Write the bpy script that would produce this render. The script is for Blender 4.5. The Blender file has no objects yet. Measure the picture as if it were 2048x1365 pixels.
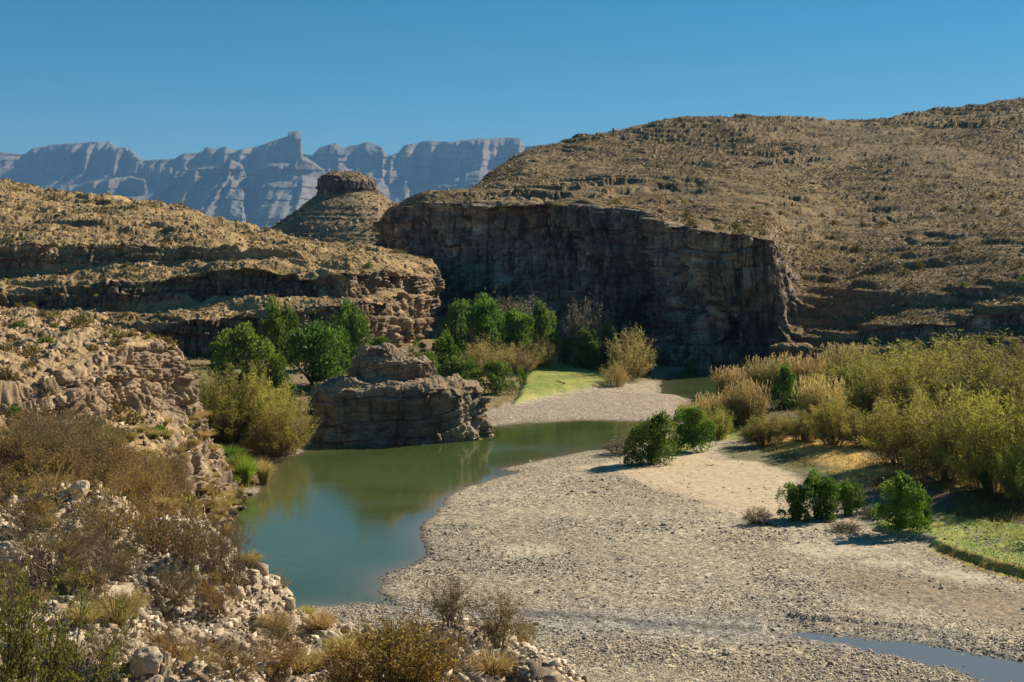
import bpy, math, random
import numpy as np
from math import radians, sin, cos, pi

# ------------------------------------------------------------------ camera, sky, sun, exposure
F = 2800.0          # focal length in pixels of a 2048 px wide frame
H = 22.0            # eye height above the river
HZ = 500.0          # image row of the eye-level horizon
S = bpy.context.scene
COL = S.collection
cam = bpy.data.cameras.new("camera")
cam.sensor_width = 36.0
cam.lens = F / 2048 * 36
cam.shift_y = -(682.5 - HZ) / 2048
cam.clip_start = 0.5
cam.clip_end = 90000
camo = bpy.data.objects.new("camera", cam)
camo.location = (0, 0, H)
camo.rotation_euler = (radians(90), 0, 0)
COL.objects.link(camo)
S.camera = camo

SUN_EL, SUN_AZ = 32.0, 54.0      # azimuth clockwise from the view direction (+Y)
w = bpy.data.worlds.new("World")
S.world = w
w.use_nodes = True
nt = w.node_tree
bg = nt.nodes["Background"]
sky = nt.nodes.new("ShaderNodeTexSky")
sky.sky_type = 'NISHITA'
sky.sun_disc = False
sky.sun_elevation = radians(SUN_EL)
sky.sun_rotation = radians(SUN_AZ)
sky.altitude = 1400
sky.air_density = 0.8
sky.dust_density = 0.25
sky.ozone_density = 4.0
hsv = nt.nodes.new("ShaderNodeHueSaturation")
hsv.inputs['Hue'].default_value = 0.476
hsv.inputs['Saturation'].default_value = 1.36
nt.links.new(sky.outputs[0], hsv.inputs['Color'])
nt.links.new(hsv.outputs[0], bg.inputs[0])
bg.inputs[1].default_value = 0.05
sd = bpy.data.lights.new("sun", 'SUN')
sd.energy = 5.0
sd.angle = radians(0.53)
sd.color = (1.0, 0.90, 0.72)
so = bpy.data.objects.new("sun", sd)
so.rotation_euler = (radians(90 - SUN_EL), 0, radians(180 - SUN_AZ) )
so.location = (0, 0, 80)
COL.objects.link(so)
S.view_settings.view_transform = 'Standard'
S.view_settings.look = 'None'
S.view_settings.exposure = 0.68
S.view_settings.gamma = 1.0
S.cycles.use_denoising = True
S.cycles.max_bounces = 5
S.cycles.diffuse_bounces = 2
S.cycles.glossy_bounces = 2
S.cycles.transmission_bounces = 2
S.cycles.transparent_max_bounces = 4
S.cycles.volume_bounces = 0
S.cycles.caustics_reflective = False
S.cycles.caustics_refractive = False

# ------------------------------------------------------------------ helpers
def W(px, py, Y):
    return np.array([(px - 1024) * Y / F, Y, H - (py - HZ) * Y / F])

def proj(P):
    Y = np.maximum(P[..., 1], 0.1)
    return 1024 + F * P[..., 0] / Y, HZ + F * (H - P[..., 2]) / Y

def hsh(ix, iy, iz, seed=0):
    h = (ix.astype(np.int64) * 374761393 + iy.astype(np.int64) * 668265263 + iz.astype(np.int64) * 2147483647 + seed * 1274126177) & 0xFFFFFFFF
    h = ((h ^ (h >> 13)) * 1274126177) & 0xFFFFFFFF
    h = ((h ^ (h >> 16)) * 2246822519) & 0xFFFFFFFF
    return ((h ^ (h >> 15)) & 0xFFFFFF) / float(0xFFFFFF)

def vnoise(x, y, z, seed=0):
    """value noise in [-1,1]"""
    x, y, z = np.broadcast_arrays(x, y, z)
    ix, iy, iz = np.floor(x), np.floor(y), np.floor(z)
    fx, fy, fz = x - ix, y - iy, z - iz
    fx = fx * fx * fx * (fx * (fx * 6 - 15) + 10)
    fy = fy * fy * fy * (fy * (fy * 6 - 15) + 10)
    fz = fz * fz * fz * (fz * (fz * 6 - 15) + 10)
    r = 0
    for a in (0, 1):
        for b in (0, 1):
            for c in (0, 1):
                wt = (fx if a else 1 - fx) * (fy if b else 1 - fy) * (fz if c else 1 - fz)
                r = r + wt * hsh(ix + a, iy + b, iz + c, seed)
    return r * 2 - 1

def fbm(x, y, z, oct=4, seed=0, gain=0.5):
    r, a, s = 0, 1.0, 0
    for o in range(oct):
        r = r + a * vnoise(x * 2 ** o + 17.3 * o, y * 2 ** o - 9.1 * o, z * 2 ** o + 3.7 * o, seed + o)
        s += a
        a *= gain
    return r / s * 1.6

def worley2(x, y, k, seed=0, off=False):
    """2-D cells, k = integer layer. returns F1, F2, cell random"""
    x, y, k = np.broadcast_arrays(x, y, k)
    ix, iy = np.floor(x), np.floor(y)
    f1 = np.full(x.shape, 9.0); f2 = f1.copy(); rid = np.zeros(x.shape); ox = np.zeros(x.shape); oy = np.zeros(x.shape)
    for a in (-1, 0, 1):
        for b in (-1, 0, 1):
            cx = ix + a + hsh(ix + a, iy + b, k, seed)
            cy = iy + b + hsh(ix + a, iy + b, k, seed + 7)
            d = np.hypot(x - cx, y - cy)
            r = hsh(ix + a, iy + b, k, seed + 13)
            nearer = d < f1
            f2 = np.where(nearer, f1, np.minimum(f2, d))
            rid = np.where(nearer, r, rid)
            if off:
                ox = np.where(nearer, x - cx, ox); oy = np.where(nearer, y - cy, oy)
            f1 = np.where(nearer, d, f1)
    return (f1, f2, rid, ox, oy) if off else (f1, f2, rid)

def sstep(a, b, x):
    t = np.clip((x - a) / (b - a), 0, 1)
    return t * t * (3 - 2 * t)

def smooth1(A, axis, n):
    for _ in range(n):
        B = A.copy()
        sl = [slice(None)] * A.ndim
        c, l, r = sl[:], sl[:], sl[:]
        c[axis] = slice(1, -1); l[axis] = slice(0, -2); r[axis] = slice(2, None)
        B[tuple(c)] = 0.25 * A[tuple(l)] + 0.5 * A[tuple(c)] + 0.25 * A[tuple(r)]
        A = B
    return A

def new_mesh(name, V, Fc, mats=(), attrs=None, smooth=False, mat_idx=None):
    """V (n,3), Fc (m,k) ; attrs {name: (n,) or (n,3)}"""
    me = bpy.data.meshes.new(name)
    n, (m, k) = len(V), Fc.shape
    me.vertices.add(n)
    me.vertices.foreach_set("co", np.ascontiguousarray(V, dtype=np.float32).ravel())
    me.loops.add(m * k)
    me.loops.foreach_set("vertex_index", np.ascontiguousarray(Fc, dtype=np.int32).ravel())
    me.polygons.add(m)
    me.polygons.foreach_set("loop_start", np.arange(0, m * k, k, dtype=np.int32))
    try:
        me.polygons.foreach_set("loop_total", np.full(m, k, dtype=np.int32))
    except Exception:
        pass
    if mat_idx is not None:
        me.polygons.foreach_set("material_index", np.asarray(mat_idx, dtype=np.int32))
    if smooth:
        me.polygons.foreach_set("use_smooth", np.ones(m, dtype=bool))
    for mt in mats:
        me.materials.append(mt)
    me.update(calc_edges=True)
    for an, av in (attrs or {}).items():
        av = np.asarray(av, dtype=np.float32)
        if av.ndim == 1:
            a = me.attributes.new(an, 'FLOAT', 'POINT')
            a.data.foreach_set("value", av)
        else:
            a = me.attributes.new(an, 'FLOAT_COLOR', 'POINT')
            a.data.foreach_set("color", np.concatenate([av, np.ones((len(av), 1), np.float32)], 1).ravel())
    return me

def link(name, me, parent=None, loc=None, **props):
    o = bpy.data.objects.new(name, me)
    COL.objects.link(o)
    if parent is not None:
        o.parent = parent
    if loc is not None:
        o.location = loc
    for k, v in props.items():
        if v:
            o[k] = v
    return o

def grid_faces(nu, nv):
    i = np.arange(nu * nv).reshape(nu, nv)
    return np.stack([i[:-1, :-1], i[1:, :-1], i[1:, 1:], i[:-1, 1:]], -1).reshape(-1, 4)

# ------------------------------------------------------------------ materials
def mat(name):
    m = bpy.data.materials.new(name)
    m.use_nodes = True
    t = m.node_tree
    for n in list(t.nodes):
        t.nodes.remove(n)
    out = t.nodes.new("ShaderNodeOutputMaterial")
    def N(kind, **kw):
        n = t.nodes.new("ShaderNode" + kind)
        for k, v in kw.items():
            if k in n.inputs.keys():
                n.inputs[k].default_value = v
            else:
                setattr(n, k, v)
        return n
    def L(a, b):
        t.links.new(a, b)
    return m, N, L, out

def ramp(N, stops, interp='LINEAR'):
    r = N("ValToRGB")
    cr = r.color_ramp
    cr.interpolation = interp
    while len(cr.elements) < len(stops):
        cr.elements.new(0.5)
    for e, (p, c) in zip(cr.elements, stops):
        e.position = p
        e.color = (*c, 1)
    return r

def mixc(N, L, fac, a, b, mode='MIX'):
    m = N("Mix", data_type='RGBA', blend_type=mode)
    for val, idx in ((fac, 0), (a, 6), (b, 7)):
        if isinstance(val, (int, float)):
            m.inputs[idx].default_value = val
        elif isinstance(val, tuple):
            m.inputs[idx].default_value = (*val, 1)
        else:
            L(val, m.inputs[idx])
    return m.outputs[2]

def rock_mat(name, c_dark, c_mid, c_light, c_soil, scale=1.0, varnish=0.0, bump=0.6, sat_spots=None):
    m, N, L, out = mat(name)
    tc = N("TexCoord")
    co = tc.outputs['Object']
    mp = N("Mapping"); mp.inputs['Scale'].default_value = (1, 1, 2.6); L(co, mp.inputs[0])
    n1 = N("TexNoise", Scale=0.22 * scale, Detail=8.0, Roughness=0.62); L(mp.outputs[0], n1.inputs['Vector'])
    r1 = ramp(N, [(0.30, c_dark), (0.5, c_mid), (0.70, c_light)]); L(n1.outputs[0], r1.inputs[0])
    n2 = N("TexNoise", Scale=2.1 * scale, Detail=7.0, Roughness=0.7); L(co, n2.inputs['Vector'])
    r2 = ramp(N, [(0.32, (0.62, 0.60, 0.58)), (0.52, (1, 1, 1)), (0.70, (1.3, 1.28, 1.22))]); L(n2.outputs[0], r2.inputs[0])
    c = mixc(N, L, 1.0, r1.outputs[0], r2.outputs[0], 'MULTIPLY')
    nm_ = N("TexNoise", Scale=0.035 * scale, Detail=3.0, Roughness=0.6); L(co, nm_.inputs['Vector'])
    rm_ = ramp(N, [(0.36, (0.62, 0.60, 0.60)), (0.62, (1.32, 1.30, 1.26))]); L(nm_.outputs[0], rm_.inputs[0])
    c = mixc(N, L, 1.0, c, rm_.outputs[0], 'MULTIPLY')
    if varnish:
        mv = N("Mapping"); mv.inputs['Scale'].default_value = (0.55 * scale, 0.55 * scale, 0.045 * scale); L(co, mv.inputs[0])
        nv = N("TexNoise", Scale=1.0, Detail=6.0, Roughness=0.65); L(mv.outputs[0], nv.inputs['Vector'])
        rv = ramp(N, [(0.47, (0, 0, 0)), (0.58, (1, 1, 1))]); L(nv.outputs[0], rv.inputs[0])
        mm = N("Math", operation='MULTIPLY'); L(rv.outputs[0], mm.inputs[0]); mm.inputs[1].default_value = varnish
        c = mixc(N, L, mm.outputs[0], c, tuple(x * 0.42 for x in c_dark))
    at = N("Attribute", attribute_name="flat")
    n3 = N("TexNoise", Scale=0.9 * scale, Detail=6.0, Roughness=0.75); L(co, n3.inputs['Vector'])
    ad = N("Math", operation='ADD'); L(at.outputs['Fac'], ad.inputs[0]); L(n3.outputs[0], ad.inputs[1])
    rs = ramp(N, [(0.0, (0, 0, 0)), (1.0, (1, 1, 1))])
    mr = N("MapRange"); mr.inputs['From Min'].default_value = 0.95; mr.inputs['From Max'].default_value = 1.2
    L(ad.outputs[0], mr.inputs['Value'])
    n4 = N("TexNoise", Scale=0.12 * scale, Detail=5.0, Roughness=0.6); L(co, n4.inputs['Vector'])
    r4 = ramp(N, [(0.36, tuple(x * 0.6 for x in c_soil)), (0.64, tuple(min(1, x * 1.3) for x in c_soil))]); L(n4.outputs[0], r4.inputs[0])
    soil = mixc(N, L, 1.0, r4.outputs[0], r2.outputs[0], 'MULTIPLY')
    c = mixc(N, L, mr.outputs[0], c, soil)
    b = N("Bump", Strength=bump, Distance=0.25 / scale); 
    nb = N("TexNoise", Scale=3.5 * scale, Detail=8.0, Roughness=0.72); L(mp.outputs[0], nb.inputs['Vector']); L(nb.outputs[0], b.inputs['Height'])
    p = N("BsdfPrincipled", Roughness=0.95); p.inputs['Specular IOR Level'].default_value = 0.15
    L(c, p.inputs['Base Color']); L(b.outputs[0], p.inputs['Normal']); L(p.outputs[0], out.inputs[0])
    return m

def leaf_mat(name, stops, trans=0.35, rough=0.6, spec=0.25):
    """colour comes from the per-vertex attribute 'tone' 0..1 plus noise"""
    m, N, L, out = mat(name)
    at = N("Attribute", attribute_name="tone")
    oi = N("ObjectInfo")
    r = ramp(N, stops); L(at.outputs['Fac'], r.inputs[0])
    hs = N("HueSaturation")
    mr = N("MapRange"); mr.inputs['To Min'].default_value = 0.8; mr.inputs['To Max'].default_value = 1.2
    L(oi.outputs['Random'], mr.inputs['Value']); L(mr.outputs[0], hs.inputs['Value']); L(r.outputs[0], hs.inputs['Color'])
    wn = N("TexWhiteNoise", noise_dimensions='1D'); L(oi.outputs['Random'], wn.inputs['W'])
    mh = N("MapRange"); mh.inputs['To Min'].default_value = 0.480; mh.inputs['To Max'].default_value = 0.512
    L(wn.outputs['Value'], mh.inputs['Value']); L(mh.outputs[0], hs.inputs['Hue'])
    p = N("BsdfPrincipled", Roughness=rough); p.inputs['Specular IOR Level'].default_value = spec
    L(hs.outputs[0], p.inputs['Base Color'])
    tr = N("BsdfTranslucent"); L(hs.outputs[0], tr.inputs[0])
    mx = N("MixShader"); mx.inputs[0].default_value = trans
    L(p.outputs[0], mx.inputs[1]); L(tr.outputs[0], mx.inputs[2]); L(mx.outputs[0], out.inputs[0])
    return m

def plain_mat(name, c1, c2, scale=3.0, rough=0.9):
    m, N, L, out = mat(name)
    tc = N("TexCoord"); n = N("TexNoise", Scale=scale, Detail=5.0, Roughness=0.65); L(tc.outputs['Object'], n.inputs['Vector'])
    r = ramp(N, [(0.35, c1), (0.65, c2)]); L(n.outputs[0], r.inputs[0])
    p = N("BsdfPrincipled", Roughness=rough); p.inputs['Specular IOR Level'].default_value = 0.2
    L(r.outputs[0], p.inputs['Base Color']); L(p.outputs[0], out.inputs[0])
    return m

M_left = rock_mat("ledge_limestone", (0.12, 0.085, 0.058), (0.27, 0.195, 0.13), (0.46, 0.34, 0.225), (0.37, 0.255, 0.125), varnish=0.45)
M_near = rock_mat("near_limestone", (0.15, 0.11, 0.078), (0.29, 0.21, 0.145), (0.50, 0.38, 0.25), (0.40, 0.28, 0.155), scale=1.6, varnish=0.25)
M_far = rock_mat("stained_cliff", (0.14, 0.10, 0.075), (0.35, 0.26, 0.195), (0.60, 0.46, 0.345), (0.235, 0.165, 0.085), scale=0.9, varnish=0.8)
M_butte = rock_mat("butte_rock", (0.12, 0.09, 0.07), (0.20, 0.155, 0.12), (0.32, 0.25, 0.18), (0.29, 0.21, 0.12), scale=0.5, varnish=0.4)
M_fore = rock_mat("pale_rubble_slope", (0.28, 0.21, 0.15), (0.46, 0.37, 0.27), (0.64, 0.54, 0.42), (0.45, 0.35, 0.25), scale=5.0, bump=0.8)
M_isl = rock_mat("river_rock", (0.18, 0.135, 0.098), (0.37, 0.285, 0.205), (0.58, 0.47, 0.35), (0.36, 0.26, 0.165), scale=1.4, varnish=0.3)
M_mtn = rock_mat("mountain_rock", (0.13, 0.10, 0.085), (0.23, 0.18, 0.145), (0.40, 0.30, 0.235), (0.17, 0.155, 0.12), scale=0.012, varnish=0.25, bump=0.0)

# ------------------------------------------------------------------ rock surfaces
GRIDS = {}
def seg_split(C, total, axis_pts):
    pass

def loft(name, cols, nu, nv, disp, material, su=6, sv=2, kind='structure', label=None, cat=None, closed=False, world=False, collapse=None):
    m = len(cols[0])
    C = np.array([[p if world else W(*p) for p in c] for c in cols])         # ncol, m, 3
    if world:
        CP = C
    pxl = np.stack(proj(C), -1)
    # u sampling by picture length plus a share of real length
    def spacing(A, B, n):
        d = np.linalg.norm(np.diff(A, axis=0), axis=-1).max(axis=1) if A.ndim == 3 else np.linalg.norm(np.diff(A, axis=0), axis=-1)
        e = np.linalg.norm(np.diff(B, axis=0), axis=-1).mean(axis=1)
        wgt = d / d.sum() + 0.15 * e / e.sum()
        cum = np.concatenate([[0], np.cumsum(wgt)]); cum /= cum[-1]
        return np.interp(np.linspace(0, 1, n), cum, np.arange(len(cum)))
    pc = np.clip(pxl, [-150, -500], [2200, 1500])
    tu = spacing(pc, C, nu)
    tv = spacing(pc.transpose(1, 0, 2), C.transpose(1, 0, 2), nv)
    iu = np.minimum(tu.astype(int), len(cols) - 2); fu = (tu - iu)[:, None, None]
    Pu = C[iu] * (1 - fu) + C[iu + 1] * fu
    Pu = smooth1(Pu, 0, su)
    iv = np.minimum(tv.astype(int), m - 2); fv = (tv - iv)[None, :, None]
    P = Pu[:, iv] * (1 - fv) + Pu[:, iv + 1] * fv
    P = smooth1(P, 1, sv)
    if collapse is not None:          # stretches where a cliff band has fallen into a rubble slope
        sz, th0, n_, wv = collapse[:4]
        q = fbm(P[..., 0] / sz, P[..., 1] / (sz * 2), P[..., 2] / (sz * 0.5), 3, 131)
        mk = sstep(th0, th0 + 0.3, q)[..., None] * 0.9
        if len(collapse) > 4:
            mk = mk * collapse[4](P)[..., None]; wv = wv * collapse[4](P)
        P = P * (1 - mk) + smooth1(P, 1, n_) * mk
        P[..., 2] += wv * fbm(P[..., 0] / sz, P[..., 1] / sz, P[..., 0] * 0, 3, 133) * sstep(0, 2, P[..., 2])
    du = np.gradient(P, axis=0); dv = np.gradient(P, axis=1)
    N = np.cross(du, dv)
    ln = np.linalg.norm(N, axis=-1, keepdims=True)
    N = N / np.maximum(ln, 1e-9)
    N = smooth1(smooth1(N, 0, 4), 1, 2)
    N /= np.maximum(np.linalg.norm(N, axis=-1, keepdims=True), 1e-9)
    steep = sstep(0.25, 0.75, 1 - np.abs(N[..., 2]))
    P = disp(P, N, steep)
    flat = np.clip(1 - steep, 0, 1)
    du = np.gradient(P, axis=0); dv = np.gradient(P, axis=1)
    Nn = np.cross(du, dv); area = np.linalg.norm(Nn, axis=-1)
    nz = Nn[..., 2] / np.maximum(area, 1e-9)
    flat2 = np.clip(0.6 * flat + 0.4 * sstep(0.4, 0.85, nz), 0, 1)
    Fc = grid_faces(nu, nv)
    me = new_mesh(name, P.reshape(-1, 3), Fc, [material], {"flat": flat2.ravel()})
    props = dict(kind=kind) if kind else {}
    o = link(name, me, None, None, label=label, category=cat, **props)
    GRIDS[o.name] = dict(P=P, nz=nz, area=area, base_flat=flat, N=Nn / np.maximum(area, 1e-9)[..., None])
    return o

def strata(P, N, steep, layer=1.2, block=1.7, amp=0.8, dip=(0, 0), warp=0.5, rough=0.25, seed=1, terr=0.8, flute=0.0, big=0.0, cellmix=1.0, bigs=28.0, pillar=0.0, psize=5.0, srough=1.0, tvar=0.8, micro=1.0):
    x, y, z = P[..., 0], P[..., 1], P[..., 2]
    wz = warp * fbm(x / (layer * 9), y / (layer * 9), z / (layer * 12), 3, seed)
    zz = (z + dip[0] * x + dip[1] * y + wz * layer) / layer
    zz = zz + 0.35 * np.sin(zz * 2.1 + seed)            # uneven bed thickness
    k = np.floor(zz); f = zz - k
    hk = hsh(k, k * 0, k * 0, seed + 3) * 2 - 1
    jx = 0.25 * fbm(x / block * 1.3, y / block * 1.3, z / block, 2, seed + 5)
    f1, f2, rid, ox, oy = worley2(x / block + jx, y / block + jx, k, seed + 11, True)
    tilt = ox * np.cos(rid * 97) + oy * np.sin(rid * 97) + (f - 0.5) * np.cos(rid * 57)
    edge = f2 - f1
    crack = np.exp(-(edge / 0.07) ** 2)
    groove = np.exp(-(np.minimum(f, 1 - f) / 0.07) ** 2)
    g1, g2, gid = worley2(x / (block * 3.1), y / (block * 3.1), np.floor(zz / 3.0), seed + 23)
    gcr = np.exp(-((g2 - g1) / 0.05) ** 2)
    D = amp * (-0.9 * gcr + 0.45 * hk + cellmix * 0.55 * (rid * 2 - 1) - 0.65 * crack - 0.60 * groove + 0.85 * (gid * 2 - 1))
    D = D + amp * 0.75 * tilt
    m1 = zz * 4.3 + 0.5 * fbm(x / block, y / block, z / layer, 2, seed + 101)
    mk0 = np.floor(m1); mf = m1 - mk0
    e1, e2, eid = worley2(x / (block * 0.36) + 3.1, y / (block * 0.36), mk0, seed + 103)
    D = D + micro * amp * (0.16 * (hsh(mk0, mk0 * 0, mk0 * 0, seed + 105) * 2 - 1) + 0.20 * (eid - 0.5) - 0.20 * np.exp(-(np.minimum(mf, 1 - mf) / 0.12) ** 2) - 0.18 * np.exp(-((e2 - e1) / 0.10) ** 2))
    D = D + rough * fbm(x / block * 1.6, y / block * 1.6, z / block * 1.6, 4, seed + 31, 0.6)
    if flute:
        D = D + flute * fbm(x / 7.0, y / 7.0, z / 60.0, 4, seed + 41, 0.6)
    if big:
        D = D + big * fbm(x / bigs, y / bigs, z / (bigs * 1.8), 3, seed + 51)
    if pillar:
        wx = 0.5 * fbm(x / psize, y / psize, z / (psize * 2.2), 3, seed + 91)
        for q_, (sc_, am_) in enumerate(((1.0, 1.0), (0.42, 0.45))):
            c1, c2, cid = worley2(x / (psize * sc_) + wx, y / (psize * sc_) - wx * 0.6, np.floor(z / (psize * 4.0) + 2.0 * fbm(x / 40, y / 40, x * 0, 2, seed + 95)), seed + 93 + q_)
            D = D + pillar * am_ * (0.9 * (cid * 2 - 1) - 0.9 * np.exp(-((c2 - c1) / 0.07) ** 2))
        cave = sstep(0.25, 0.6, fbm(x / 11, y / 11, z / 9, 3, seed + 97))
        D = D - pillar * 1.1 * cave
    # overhang profile of a bed: proud at the top
    D = D + amp * 0.25 * (f - 0.5)
    hN = N.copy()
    hN[..., 2] *= 0.25
    hN /= np.maximum(np.linalg.norm(hN, axis=-1, keepdims=True), 1e-6)
    Q = P + hN * (D * (0.12 + 0.88 * steep))[..., None]
    # terraces on the gentle parts
    t = sstep(0.35, 0.75, f) - f
    patch = sstep(-0.35, 0.35, fbm(x / (layer * 7), y / (layer * 7), z * 0 + 3.3, 3, seed + 61))
    amt = (1 - steep) * terr * (0.25 + 0.75 * patch) * (1 + tvar * (rid - 0.5))
    Q[..., 2] += layer * t * amt
    Q[..., 2] += (1 - steep) * rough * srough * (fbm(x / block, y / block, z * 0, 5, seed + 71, 0.65) - 0.25 * crack)
    return Q

# ---- the left ridge with its stepped cliffs
def LC(px, rows, back=(60, 160)):
    c = [(px, rows[0][0] + 60, rows[0][1] - 1)] + [(px, r[0], r[1]) for r in rows]
    c.append((px, rows[-1][0] + back[0], rows[-1][1] + back[1]))
    return c
left_cols = [
    LC(-1500, [(800,190),(650,192),(610,205),(560,208),(520,225),(450,228),(390,260),(300,330)]),
    LC(-500, [(780,222),(655,224),(615,236),(570,239),(535,254),(478,257),(410,290),(335,360)]),
    LC(0,    [(765,236),(655,238),(622,250),(575,252),(548,266),(492,269),(430,306),(364,380)]),
    LC(180,  [(758,238),(650,240),(615,253),(562,255),(535,268),(486,271),(440,308),(386,380)]),
    LC(300,  [(756,240),(642,241),(610,254),(552,256),(526,270),(484,273),(447,310),(400,380)]),
    LC(370,  [(755,240),(636,241),(606,255),(548,257),(522,271),(482,274),(452,313),(414,380)]),
    LC(470,  [(752,241),(630,242),(602,255),(546,257),(526,270),(492,273),(468,308),(443,365)]),
    LC(600,  [(745,241),(628,242),(602,255),(546,257),(535,268),(508,271),(492,300),(478,335)]),
    LC(700,  [(735,244),(610,246),(596,256),(546,258),(538,268),(515,272),(505,290),(493,322)]),
    LC(760,  [(722,256),(598,259),(590,264),(546,267),(539,273),(522,277),(512,292),(502,318)]),
    LC(820,  [(708,274),(594,277),(587,281),(548,284),(542,289),(528,293),(519,304),(511,320)]),
    LC(862,  [(695,292),(592,295),(586,298),(552,301),(546,304),(536,307),(531,314),(527,322)]),
    LC(884,  [(686,308),(596,310),(590,312),(560,314),(554,316),(548,318),(545,321),(542,325)], (40, 20)),
    LC(890,  [(676,328),(602,329),(596,330),(572,330),(566,331),(562,332),(560,333),(558,334)], (40, 10)),
    LC(886,  [(662,360),(600,360),(594,360),(575,360),(568,360),(564,359),(560,358),(556,357)], (40, 5)),
    LC(840,  [(650,420),(600,415),(594,410),(575,405),(568,400),(560,395),(555,390),(548,385)], (0, -5)),
]
def left_disp(P, N, s):
    A = strata(P, N, s, layer=2.1, block=2.0, amp=0.95, dip=(0.01, 0.0), rough=0.65, seed=4, terr=1.25, big=2.0, bigs=15, pillar=1.15, psize=4.5, srough=0.7)
    B = strata(P, N, s, layer=5.2, block=3.0, amp=0.55, dip=(0.01, 0.0), rough=0.75, seed=4, terr=0.5, big=2.0, bigs=12, pillar=1.5, psize=4.0, srough=0.7, micro=0.9)
    m = sstep(-36, -24, P[..., 0] + 4 * fbm(P[..., 0] / 6, P[..., 1] / 6, P[..., 2] / 6, 2, 17))[..., None]
    return A * (1 - m) + B * m
loft("left_ridge", left_cols, 860, 600, left_disp, M_left, su=4, sv=1, collapse=(13, 0.10, 200, 1.0))

# ---- near cliff on the left bank, with the toe slope falling to the water
NCc = [
    [(-900,1300,40),(-900,1150,50),(-900,1000,70),(-900,860,80),(-900,780,82),(-900,700,85),(-900,660,105),(-900,610,150),(-900,690,185)],
    [(-300,1150,36),(-300,1030,46),(-300,930,70),(-300,850,86),(-300,775,88),(-300,702,91),(-300,655,115),(-300,606,155),(-300,690,190)],
    [(0,1090,36),(0,990,44),(0,905,66),(0,842,90),(0,770,92),(0,702,95),(0,652,122),(0,612,160),(0,700,190)],
    [(110,1100,36),(110,1010,44),(110,925,66),(110,845,94),(110,770,96),(110,704,99),(110,662,122),(110,628,152),(110,700,180)],
    [(210,1120,36),(210,1040,44),(210,950,68),(210,850,100),(210,768,102),(210,700,105),(210,668,122),(210,642,145),(210,700,170)],
    [(290,1150,36),(300,1085,46),(300,985,74),(290,842,108),(285,765,109),(280,692,111),(275,668,123),(270,652,140),(270,700,160)],
    [(350,1190,36),(365,1120,48),(375,1020,82),(335,845,113),(322,765,114),(318,686,116),(305,668,124),(300,656,136),(300,700,150)],
    [(360,1240,38),(375,1165,52),(392,1040,95),(368,862,117),(345,775,118),(340,688,119),(330,672,125),(325,662,134),(320,700,145)],
    [(395,1200,60),(405,1120,80),(418,1010,112),(392,885,120),(368,790,120.5),(354,694,121),(345,680,127),(340,668,134),(335,700,142)],
    [(425,1120,94),(432,1050,106),(484,992,124),(402,876,124),(377,785,124.5),(363,700,125),(356,690,129),(350,680,135),(345,700,140)],
    [(486,996,124),(488,990,126),(486,980,130),(402,866,132),(376,785,132.5),(361,706,133),(352,700,135),(346,696,137),(340,705,140)],
    [(495,972,146),(490,962,148),(478,955,150),(396,850,150),(368,790,150),(350,725,150),(340,720,150),(335,718,150),(330,740,152)],
    [(440,900,170),(430,890,171),(420,880,172),(340,820,172),(320,790,172),(310,750,172),(300,745,172),(290,740,172),(280,745,170)],
]
def near_disp(P, N, s):
    Q = strata(P, N, s, layer=1.7, block=1.9, amp=0.72, dip=(-0.03, 0.0), warp=0.7, rough=0.34, seed=9, terr=0.9, big=0.6, bigs=12, pillar=0.45, psize=2.8)
    return Q
loft("near_bluff", NCc, 700, 560, near_disp, M_near, su=3, sv=1, collapse=(7, 0.15, 160, 0.7))

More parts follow.
